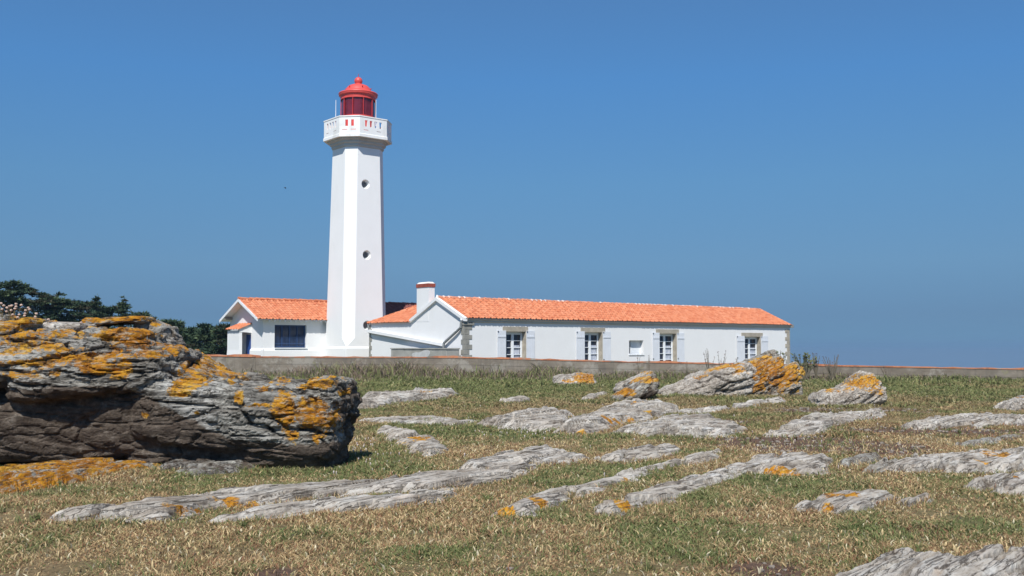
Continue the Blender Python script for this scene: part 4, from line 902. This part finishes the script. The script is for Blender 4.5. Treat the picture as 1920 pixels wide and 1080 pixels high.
def turf_colors(x, y, far=0.0):
    g, s = fields(x, y); n = len(x); g = g + .8 * fbm(x * 1.5, y * 1.1, oct=4, seed=71); fg = sstep(-.2, .75, g + .02); r = rng.random(n)
    w_ = np.stack([.26 * (1 - fg) + .04, .40 * (1 - fg) + .08, .20 * (1 - fg) + .25 * sstep(-.1, .4, s) + .03, .20 + .30 * fg, .03 + .65 * fg, .02 + 0 * fg], -1)
    cw = np.cumsum(w_ / w_.sum(1, keepdims=True), 1); k = (r[:, None] > cw).sum(1).clip(0, 5)
    c = PALA[k] * rng.uniform(.7, 1.25, n)[:, None]
    return c, s, fg
def scatter(y0, y1, dens, hm, wm, mar=1.1, soil_cut=True):
    A_ = (y1**2 - y0**2) * .514 * mar + (y1 - y0) * 1.2; n = int((A_ + (y1 - y0) * 3.6) * dens)
    y = np.sqrt(rng.uniform(y0**2, y1**2, n)); x = rng.uniform(-1, 1, n) * (.514 * mar * y + 2.4)
    a50 = R(50); pp, qq = x * math.cos(a50) + y * math.sin(a50), x * math.sin(a50) - y * math.cos(a50)
    k = ~in_excl(x, y, -.02) | ((fbm(pp * .5, qq * 3, oct=3, seed=12) > .20) & (rng.random(n) < .45)); x, y = x[k], y[k]
    c, s, fg = turf_colors(x, y); fm = (sstep(15, 30, y) * .6)[:, None]; cm_ = (np.array([(0.30, 0.235, 0.125)]) * (1 - fg[:, None]) + np.array([(0.195, 0.21, 0.085)]) * fg[:, None]); c = c * (1 - fm) + cm_ * fm; dn = fbm(x * 2.3, y * 1.8, oct=3, seed=66); keep = (rng.random(len(x)) > sstep(.15, .75, s) * .88) & (rng.random(len(x)) > sstep(.05, -.5, dn) * .75)
    x, y, c, fg = x[keep], y[keep], c[keep], fg[keep]; tall = .75 + 1.0 * (fbm(x * 1.3, y * 1.1, oct=3, seed=61) + .2) + .35 * fg
    blades(x, y, hm * rng.uniform(.5, 1.5, len(x)) * np.clip(tall, .4, 1.8), wm * rng.uniform(.6, 1.4, len(x)), c, 1.0)
scatter(6.3, 9.0, 5200, .030, .0095, 1.15)
scatter(9.0, 12.5, 4300, .033, .0115)
scatter(12.5, 18, 2200, .038, .0145)
scatter(18, 27, 800, .052, .020)
scatter(27, 40, 260, .075, .034)
scatter(40, 62, 95, .10, .055, 1.06)
# stout dry seed heads
n = 22000; y = np.sqrt(rng.uniform(6.4**2, 19**2, n)); x = rng.uniform(-1, 1, n) * (.55 * y + .5); k = ~in_excl(x, y, .05); x, y = x[k], y[k]
g_, s_ = fields(x, y); k = rng.random(len(x)) > sstep(-.2, .5, g_) * .8; x, y = x[k], y[k]
blades(x, y, rng.uniform(.03, .075, len(x)), rng.uniform(.010, .021, len(x)), PALA[rng.choice([0, 5, 0, 1], len(x))] * rng.uniform(.8, 1.15, len(x))[:, None], .5)
gv = np.concatenate(GROOVE); gv = np.repeat(gv, 2, 0); gv[:, :2] += rng.normal(0, .012, (len(gv), 2)); c, s_, fg = turf_colors(gv[:, 0], gv[:, 1])
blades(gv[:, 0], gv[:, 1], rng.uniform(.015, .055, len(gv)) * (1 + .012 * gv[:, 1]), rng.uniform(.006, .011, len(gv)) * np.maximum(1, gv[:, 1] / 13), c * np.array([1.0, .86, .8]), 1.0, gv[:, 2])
# taller tufts and rosettes standing out of the short turf
nt_ = 420; ty = np.sqrt(rng.uniform(6.6**2, 30**2, nt_)); tx = rng.uniform(-1, 1, nt_) * .53 * ty; k = ~in_excl(tx, ty, -.05); tx, ty = tx[k], ty[k]
for a, b in zip(tx, ty):
    m_ = int(rng.integers(14, 34)); gr = rng.random() < .6; rr_ = rng.uniform(.02, .07)
    cc_ = PALA[[4, 3, 4]][rng.integers(0, 3, m_)] if gr else PALA[[0, 1, 0]][rng.integers(0, 3, m_)]
    blades(a + rng.normal(0, rr_, m_), b + rng.normal(0, rr_, m_), rng.uniform(.05, .12 if gr else .10, m_), rng.uniform(.007, .012, m_) * max(1, b / 13), cc_ * rng.uniform(.75, 1.15, (m_, 1)), .9)
# longer fringe along the feet of the slabs
for poly, bb in EXCL:
    Wp = np.array(poly)
    if Wp[:, 1].min() > 36: continue
    for i in range(len(Wp)):
        a, b = Wp[i], Wp[(i + 1) % len(Wp)]; L = np.linalg.norm(b - a); Ym = (a[1] + b[1]) / 2; n = int(L * 170 * (12 / Ym)**1.3)
        if n < 1: continue
        t_ = rng.random(n); x = a[0] + (b[0] - a[0]) * t_ + rng.normal(0, .06 + .003 * Ym, n); y = a[1] + (b[1] - a[1]) * t_ + rng.normal(0, .06 + .003 * Ym, n)
        c, s, fg = turf_colors(x, y); blades(x, y, rng.uniform(.025, .085, n) * (1 + .01 * Ym), rng.uniform(.007, .013, n) * (Ym / 12), c)
def mat_blade(name, mul=1.0):
    t = NT(name); c = t.attr('Col').outputs['Color']
    m_ = t.done(c, .85, .12)
    tr = t.n('ShaderNodeBsdfTranslucent'); t.l(c, tr.inputs['Color']); mx = t.n('ShaderNodeMixShader'); mx.inputs[0].default_value = .28
    out = t.t.nodes['Material Output']; t.l(t.b.outputs[0], mx.inputs[1]); t.l(tr.outputs[0], mx.inputs[2]); t.l(mx.outputs[0], out.inputs['Surface']); return m_
M['blade'] = mat_blade('grass_blades')
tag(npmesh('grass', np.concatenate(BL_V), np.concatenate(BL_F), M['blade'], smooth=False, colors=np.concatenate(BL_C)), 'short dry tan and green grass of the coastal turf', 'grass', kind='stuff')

# tall dry growth along the foot of the wall
BL_V, BL_F, BL_C = [], [], []; nbl = 0
def scrub_strip(px0, px1, yfoot, dy, dens, hmin, hmax, cols):
    n = int(dens * (px1 - px0)); px = rng.uniform(px0, px1, n); py = yfoot + rng.normal(0, dy, n)
    w_ = np.array([G(a, b)[:2] for a, b in zip(px, py)]); x, y = w_[:, 0], w_[:, 1]
    cl = .55 + .75 * (fbm(x * .7, y * .7, oct=3, seed=91) + .2)
    c = np.array(cols)[rng.integers(0, len(cols), n)] * rng.uniform(.65, 1.3, n)[:, None]
    blades(x, y, rng.uniform(hmin, hmax, n) * np.clip(cl, .25, 1.5), rng.uniform(.03, .06, n), c, .55)
PB = [(0.25, 0.185, 0.14), (0.32, 0.245, 0.185), (0.20, 0.145, 0.11)]; GB = [(0.20, 0.21, 0.085), (0.25, 0.25, 0.11), (0.15, 0.175, 0.065)]
scrub_strip(600, 800, 707, 2.6, 15, .35, 1.1, PB + GB[:2]); scrub_strip(540, 640, 707, 2.6, 6, .3, .9, PB + GB[:1]); scrub_strip(800, 1130, 707, 2.6, 17, .3, 1.0, GB + PB); scrub_strip(1130, 1520, 710, 2.4, 14, .2, .65, PB + GB); scrub_strip(560, 1500, 712, 2.6, 9, .12, .4, GB + PB)
scrub_strip(1500, 1960, 712, 2.5, 14, .15, .5, PB + PB + GB); scrub_strip(380, 600, 708, 2, 9, .2, .6, GB + PB); scrub_strip(700, 1960, 716, 3, 9, .1, .35, GB)
scrub_strip(1640, 1960, 716, 2, 5, .2, .5, GB)
tag(npmesh('scrub', np.concatenate(BL_V), np.concatenate(BL_F), M['blade'], smooth=False, colors=np.concatenate(BL_C)), 'tall brown and green weeds growing along the foot of the wall', 'undergrowth', kind='stuff')
# pale daisies and clover dotted in the turf
n = 130; y = np.sqrt(rng.uniform(11**2, 34**2, n)); x = rng.uniform(-1, 1, n) * .5 * y
xs = [(px, py) for px, py in zip(rng.normal(680, 40, 60), rng.normal(850, 18, 60))] + [(px, py) for px, py in zip(rng.normal(980, 60, 30), rng.normal(812, 6, 30))]
q = np.array([G(*p_)[:2] for p_ in xs]); x = np.concatenate([x, q[:, 0]]); y = np.concatenate([y, q[:, 1]]); k = ~in_excl(x, y, 0); x, y = x[k], y[k]
mb = MB()
for a, b in zip(x, y):
    z = float(ground_h(np.array([a]), np.array([b]))[0]) + .05; r_ = random.uniform(.004, .010) * (1 + b / 45)
    mb.add([(a + r_ * math.cos(k_ * 1.05), b + r_ * math.sin(k_ * 1.05), z) for k_ in range(6)] + [(a, b, z + r_ * 1.1), (a, b, z - .06)],
           [(i_, (i_ + 1) % 6, 6) for i_ in range(6)] + [((i_ + 1) % 6, i_, 7) for i_ in range(6)])
tag(mb.build('daisies', plain('flower_white', (0.56, 0.48, 0.45), .8, .1, .1)), 'tiny pale flowers dotted through the turf', 'flowers', kind='stuff')

# small stones lying on the worn soil
gx = rng.uniform(-1, 1, 16000); gy = np.sqrt(rng.uniform(6.6**2, 42**2, 16000)); gx = gx * .54 * gy; _, gs = fields(gx, gy); k = (gs > .38) & ~in_excl(gx, gy, 0); gx, gy = gx[k][:420], gy[k][:420]
vs_, f_ = superblock((0, 0, 0), (1, 1, 1), pw=3, sub=1); GV, GF, n_ = [], [], 0
for a, b in zip(gx, gy):
    r_ = rng.uniform(.008, .026) * (1 + b / 30); q = vs_ * r_ * np.array([rng.uniform(.7, 1.5), rng.uniform(.7, 1.3), .6]) * rng.uniform(.8, 1.2, (len(vs_), 1)); an = rng.uniform(0, 3.1)
    q = np.column_stack([q[:, 0] * math.cos(an) - q[:, 1] * math.sin(an), q[:, 0] * math.sin(an) + q[:, 1] * math.cos(an), q[:, 2]]) + [a, b, float(ground_h(np.array([a]), np.array([b]))[0]) + r_ * .3]
    GV.append(q); GF.append(f_ + n_); n_ += len(q)
tag(npmesh('gravel', np.concatenate(GV), np.concatenate(GF), plain('pebble_grey', (0.23, 0.195, 0.165), .9, .1, .35, 8), smooth=False), 'small grey stones scattered over the bare soil', 'stones', kind='stuff')

# ================================================================ PLANTS STANDING ALONE
def leafmat(name, c0, c1):
    t = NT(name); return t.done(t.ramp(t.noise(1.1, 4), [(0.35, c0), (0.65, c1)]), .85, .1)
M['weedstem'] = leafmat('weed_stem', (0.11, 0.095, 0.07), (0.18, 0.155, 0.115)); M['weedleaf'] = leafmat('weed_leaf', (0.10, 0.115, 0.06), (0.16, 0.17, 0.09)); M['dryhead'] = leafmat('dry_seed_head', (0.10, 0.06, 0.055), (0.20, 0.14, 0.11))
def weed(label, px, py, h, wid, nst, Y, leafy=0, drymat=None, grp='tall weeds against the wall'):
    c = P(px, py, Y); z0 = 0.0; base = z0
    r = thing('tall_weed', label, 'weed', (c[0], Y, base), 0, grp); ms = MB(); ml = MB(); top = h
    for k in range(nst):
        a = random.uniform(-1, 1) * wid; b = random.uniform(-.3, .3) * wid; hh = top * random.uniform(.55, 1.0); x0 = random.uniform(-.1, .1) * wid
        p = [(x0, 0, 0), (x0 + a * .35, b * .4, hh * .45), (x0 + a * .75, b * .8, hh * .8), (x0 + a, b, hh)]
        ms.tube(p, [.015, .012, .009, .005] if drymat and nst < 9 else [.024, .019, .014, .008], 5)
        for j in range(max(leafy, 6)):
            t_ = random.uniform(.35, 1); i_ = min(2, int(t_ * 3)); f_ = t_ * 3 - i_
            q = [p[i_][d_] + (p[i_ + 1][d_] - p[i_][d_]) * f_ for d_ in range(3)]; an = random.uniform(0, 6.28); L = random.uniform(.05, .16) * (.5 if drymat else 1)
            e_ = (q[0] + math.cos(an) * L, q[1] + math.sin(an) * L, q[2] + L * random.uniform(.2, 1.2)); wv_ = (.02 + .02 * random.random()) * (.35 if drymat else 1)
            ml.add([q, (q[0] + wv_, q[1] + .01, q[2] + L * .5), e_, (e_[0] * .5 + q[0] * .5 - wv_, e_[1] * .5 + q[1] * .5, e_[2] * .5 + q[2] * .5)], [(0, 1, 2, 3)])
    ms.build('stem', M['weedstem'], r); ml.build('leaf_cluster', M[drymat or 'weedleaf'], r)
def hgt(py_top, Y): return float(P(0, py_top, Y)[2])
weed('grey green bush growing over the wall just right of the house corner', 1508, 690, hgt(662, 48), .60, 34, 48, 12)
weed('thin bare weed standing against the white house wall, left of the orange rock pile', 1330, 690, hgt(652, 49), .30, 8, 49, 3, 'dryhead')
weed('twin stemmed pale weed between the thin bare weed and the orange rock pile', 1352, 690, hgt(655, 49.5), .28, 7, 49.5, 3, 'dryhead')
weed('short weed in front of the last door shutter', 1378, 690, hgt(664, 49), .2, 5, 49, 3, 'dryhead')
weed('spiky weed rising from behind the top of the orange pile', 1462, 690, hgt(655, 48.6), .35, 12, 48.6, 6)
weed('dark many stemmed weed silhouetted against the sky, rightmost of the group', 1560, 690, hgt(664, 47.5), .42, 14, 47.5, 8, 'dryhead')
weed('dark forked weed against the sky between the bush and the rightmost weed', 1530, 690, hgt(656, 48), .30, 10, 48, 5, 'dryhead')
weed('small leaning weed below the small square window', 1196, 690, hgt(660, 51), .12, 3, 51, 3, 'dryhead')
weed('single bent stalk left of the third door', 1217, 690, hgt(664, 51), .14, 2, 51, 2, 'dryhead')
weed('stubby weed on the wall right of the third door', 1287, 690, hgt(672, 50), .10, 3, 50, 4, 'dryhead')
weed('faint reddish weed on the wall top far right', 1662, 690, hgt(680, 47), .40, 8, 47, 3, 'dryhead')

# sea thrift on the boulder
M['thrift'] = plain('thrift_head', (0.46, 0.34, 0.28), .85, .1, .15, 20); M['thriftstem'] = plain('thrift_stem', (0.16, 0.13, 0.07), .85, .1, .2)
LONE = {(91, 599): 'single faded thrift flower standing apart right of the main cluster', (152, 605): 'low thrift flower beside the orange slab, farthest right of all', (68, 588): 'taller flower of the pair just right of the main thrift cluster', (66, 594): 'shorter flower of the pair just right of the main thrift cluster', (61, 603): 'low thrift flower close to the rock below the pair', (-14, 578): 'thrift flower cut off by the left edge of the picture'}
def thrift(px, py, bx, by, Y=14.6, r_=.021):
    h = P(px, py, Y); b = P(bx, by, Y); ro = thing('thrift_flower', LONE.get((px, py), 'faded pink thrift flower on a thin stalk in the dense cluster on the boulder'), 'flower', tuple(b), 0, 'thrift flowers on the boulder')
    d = h - b; mb = MB(); mb.tube([(0, 0, 0), (d[0] * .4, .01, d[2] * .55), (d[0], 0, d[2])], .0035, 5); mb.build('stem', M['thriftstem'], ro)
    bm = bmesh.new(); bmesh.ops.create_icosphere(bm, subdivisions=2, radius=r_)
    for v_ in bm.verts:
        v_.co *= random.uniform(.85, 1.15); v_.co.z *= .8; v_.co += Vector((d[0], 0, d[2]))
    me = bpy.data.meshes.new('flower_head'); bm.to_mesh(me); bm.free(); me.materials.append(M['thrift']); o = bpy.data.objects.new('flower_head', me); COL.objects.link(o); o.parent = ro
for px, py, bx in [(2, 569, -2), (7, 573, 2), (13, 577, 8), (18, 574, 12), (22, 573, 14), (30, 570, 20), (30, 575, 24), (28, 579, 22), (40, 572, 30), (21, 582, 16), (12, 584, 8), (53, 577, 38), (55, 580, 40), (48, 582, 36), (36, 590, 30),
                   (47, 588, 36), (46, 592, 38), (33, 595, 28), (68, 588, 58), (66, 594, 58), (61, 603, 57), (50, 604, 46), (91, 599, 86), (24, 590, 18), (4, 580, 0), (-6, 572, -8), (-14, 578, -16), (152, 605, 149)]:
    thrift(px, py, bx, 612)

# ================================================================ CYPRESSES BEHIND
def mat_leaf(name):
    t = NT(name); c = t.attr('Col').outputs['Color']; return t.done(c, .8, .15)
M['needle'] = mat_leaf('cypress_foliage'); M['bark'] = plain('cypress_bark', (0.10, 0.075, 0.06), .9, .1, .3, 3)
def cypress(label, px, topy, wpx, Y, style='flat', lean=0.0, n=5200, tone=1.0):
    c = P(px, 600, Y); H = float(P(px, topy, Y)[2]); Wd = wpx / F * Y / 2
    r = thing('cypress_tree', label, 'tree', (c[0], Y, -.1), 0, 'cypress trees left of the lighthouse')
    mb = MB(); xt = lean * Wd * .5
    mb.tube([(0, 0, 0), (xt * .2, 0, H * .35), (xt * .6, .1, H * .7), (xt, 0, H * .96)], [.20 + .02 * H, .15 + .012 * H, .09, .03], 8)
    cl = []                      # clump = centre, radii
    def limb(zf, rad, az, up):
        x0 = xt * zf; p0 = Vector((x0, 0, H * zf)); p1 = p0 + Vector((math.cos(az) * rad, math.sin(az) * rad * .9, up)); mb.tube([p0, (p0 + p1) / 2 + Vector((0, 0, up * .15)), p1], [.07, .045, .02], 6); return p1
    if style == 'spire':
        for k in range(60):
            zf = random.uniform(.15, .97); rad = Wd * 1.5 * (1.0 - zf) ** .9 * random.uniform(.5, 1.2) + .06; az = random.uniform(0, 6.28); p1 = limb(zf, rad, az, rad * .35); m_ = .55
            cl.append((p1, (.12 + rad * .30, .12 + rad * .30, .07))); cl.append(((Vector((xt * zf, 0, H * zf)) + p1) / 2, (.12 + rad * .3, .12 + rad * .3, .10)))
        cl.append((Vector((xt, 0, H * .96)), (.10, .10, .35)))
    elif style == 'flat':
        for k in range(54):
            zf = random.choice([random.uniform(.72, .97), random.uniform(.35, .97)]); rad = Wd * random.uniform(.2, 1.0) * (1.0 if zf < .9 else .75); az = random.uniform(0, 6.28); p1 = limb(min(zf, .85), rad, az, (zf - min(zf, .85)) * H + rad * .1)
            p1.z = H * zf; cl.append((p1, (random.uniform(.4, 1.1), random.uniform(.4, 1.0), random.uniform(.08, .20))))
        for k in range(26): cl.append((Vector((random.uniform(-.7, .7) * Wd, random.uniform(-.6, .6) * Wd, H * random.uniform(.2, .75))), (.8, .8, .5)))
    else:
        for k in range(60):
            zf = random.uniform(.08, .96); rad = Wd * math.sqrt(max(.02, 1 - (zf * .98) ** 2.2)) * random.uniform(.3, 1.05); az = random.uniform(0, 6.28); p1 = limb(min(zf, .8), rad, az, 0); p1.z = H * zf
            cl.append((p1, (random.uniform(.3, .75), random.uniform(.3, .7), random.uniform(.10, .28))))
    mb.build('trunk', M['bark'], r)
    k = rng.integers(0, len(cl), n); ce = np.array([q[0][:] for q in cl])[k]; ra = np.array([q[1] for q in cl])[k]
    u = rng.normal(0, 1, (n, 3)); u /= np.linalg.norm(u, axis=1)[:, None]; u *= rng.uniform(.35, 1.05, n)[:, None]
    p = ce + u * ra; out = u * [1, 1, .25] + [0, 0, .28] + rng.normal(0, .28, (n, 3)); out /= np.linalg.norm(out, axis=1)[:, None]
    L = rng.uniform(.10, .40, n)[:, None] * (.8 if style == 'spire' else 1); sdv = np.cross(out, rng.normal(0, 1, (n, 3))); sdv /= np.linalg.norm(sdv, axis=1)[:, None]; sdv *= L * .26
    V = np.stack([p - sdv, p + sdv, p + out * L], 1).reshape(-1, 3); Fq = np.arange(n * 3).reshape(n, 3)
    tn = rng.choice(3, len(cl), p=[.5, .35, .15])[k]; pal = np.array([(0.036, 0.060, 0.034), (0.058, 0.082, 0.040), (0.060, 0.056, 0.034)]) * tone * .95
    cc_ = pal[tn] * rng.uniform(.6, 1.5, n)[:, None]; npmesh('crown', V, Fq, M['needle'], r, smooth=False, colors=np.repeat(cc_, 3, 0))
cypress('tallest dark cypress with flat topped layered crown at the left edge', 14, 522, 92, 92, 'flat', .4, 9000)
cypress('dark cypress with stepped layered crown just right of the tallest one', 82, 545, 84, 94, 'flat', .3, 7000)
cypress('broad cypress whose arching crown slopes down left of the two spiry trees', 138, 560, 100, 95, 'flat', 0, 8000)
cypress('small spiry cypress, left one of the two pointed trees', 181, 551, 44, 92, 'spire', 0, 3200)
cypress('small spiry cypress, right one of the two pointed trees', 227, 554, 42, 92, 'spire', .3, 3200)
cypress('bushy dark cypress filling in between and below the two pointed trees', 200, 571, 150, 97, 'bush', 0, 9500)
cypress('low rounded cypress sloping down just above the orange slab', 262, 583, 76, 98, 'bush', 0, 5000)
cypress('wide shadowy cypress below the flat topped trees behind the flowers', 90, 590, 170, 98, 'bush', 0, 8000, .9)
cypress('dark low cypress at the very left edge under the tallest one', -20, 580, 130, 96, 'bush', 0, 6000, .9)
cypress('tiny windswept cypress tip peeping over the knob of rock', 287, 592, 26, 100, 'spire', .5, 1800)
cypress('windswept sparse cypress standing between the boulder and the hedge like bushes', 314, 598, 44, 93, 'flat', .5, 4200, 1.25)
cypress('brownish bushy cypress, left one of the three low bushes beside the porch', 352, 612, 58, 90, 'bush', 0, 5000, 1.2)
cypress('pointed bushy cypress, middle one of the three low bushes beside the porch', 388, 604, 56, 88, 'bush', 0, 5000, 1.1)
cypress('dark bushy cypress touching the porch, right one of the three low bushes', 420, 606, 44, 86, 'bush', 0, 4500, 1.0)

# ================================================================ BIRD
bq = P(534.5, 352.5, 60); mb = MB()
mb.loft([[(x_, r_ * math.cos(a_), r_ * math.sin(a_)) for a_ in np.linspace(0, 5.24, 6)] for x_, r_ in ((-.16, .004), (-.10, .02), (0, .032), (.08, .026), (.13, .012), (.15, .003))])
br = mb.build('bird', plain('bird_plumage', (0.05, 0.055, 0.06), .8, .1), smooth=True); tag(br, 'tiny dark bird flying in the blue sky left of the lighthouse', 'bird')
br.scale = (.6, .6, .6); br.location = tuple(bq); br.rotation_euler = (0, R(35), R(20))
for sgn in (-1, 1):
    mb = MB(); mb.prism([(.05, sgn * .02, .02), (.06, sgn * .12, .07), (-.02, sgn * .24, .03), (-.05, sgn * .12, .06), (-.06, sgn * .02, .015)], (0, 0, .006)); mb.build('wing', M['iron'], br)

# ================================================================ SEA HAZE
mb = MB(); mb.box(-24000, 24000, -30, 26000, -10.5, 24.5)
hm = bpy.data.materials.new('sea_haze'); hm.use_nodes = True; hm.node_tree.nodes.clear()
ho = hm.node_tree.nodes.new('ShaderNodeOutputMaterial'); hv = hm.node_tree.nodes.new('ShaderNodeVolumePrincipled')
hv.inputs['Color'].default_value = (0.29, 0.48, 0.69, 1); hv.inputs['Density'].default_value = 2.4e-4; hv.inputs['Anisotropy'].default_value = 0.0
hm.node_tree.links.new(hv.outputs[0], ho.inputs['Volume'])
tag(mb.build('haze', hm), 'pale sea haze hanging over the water', 'haze', kind='stuff')
scene.cycles.volume_bounces = 0
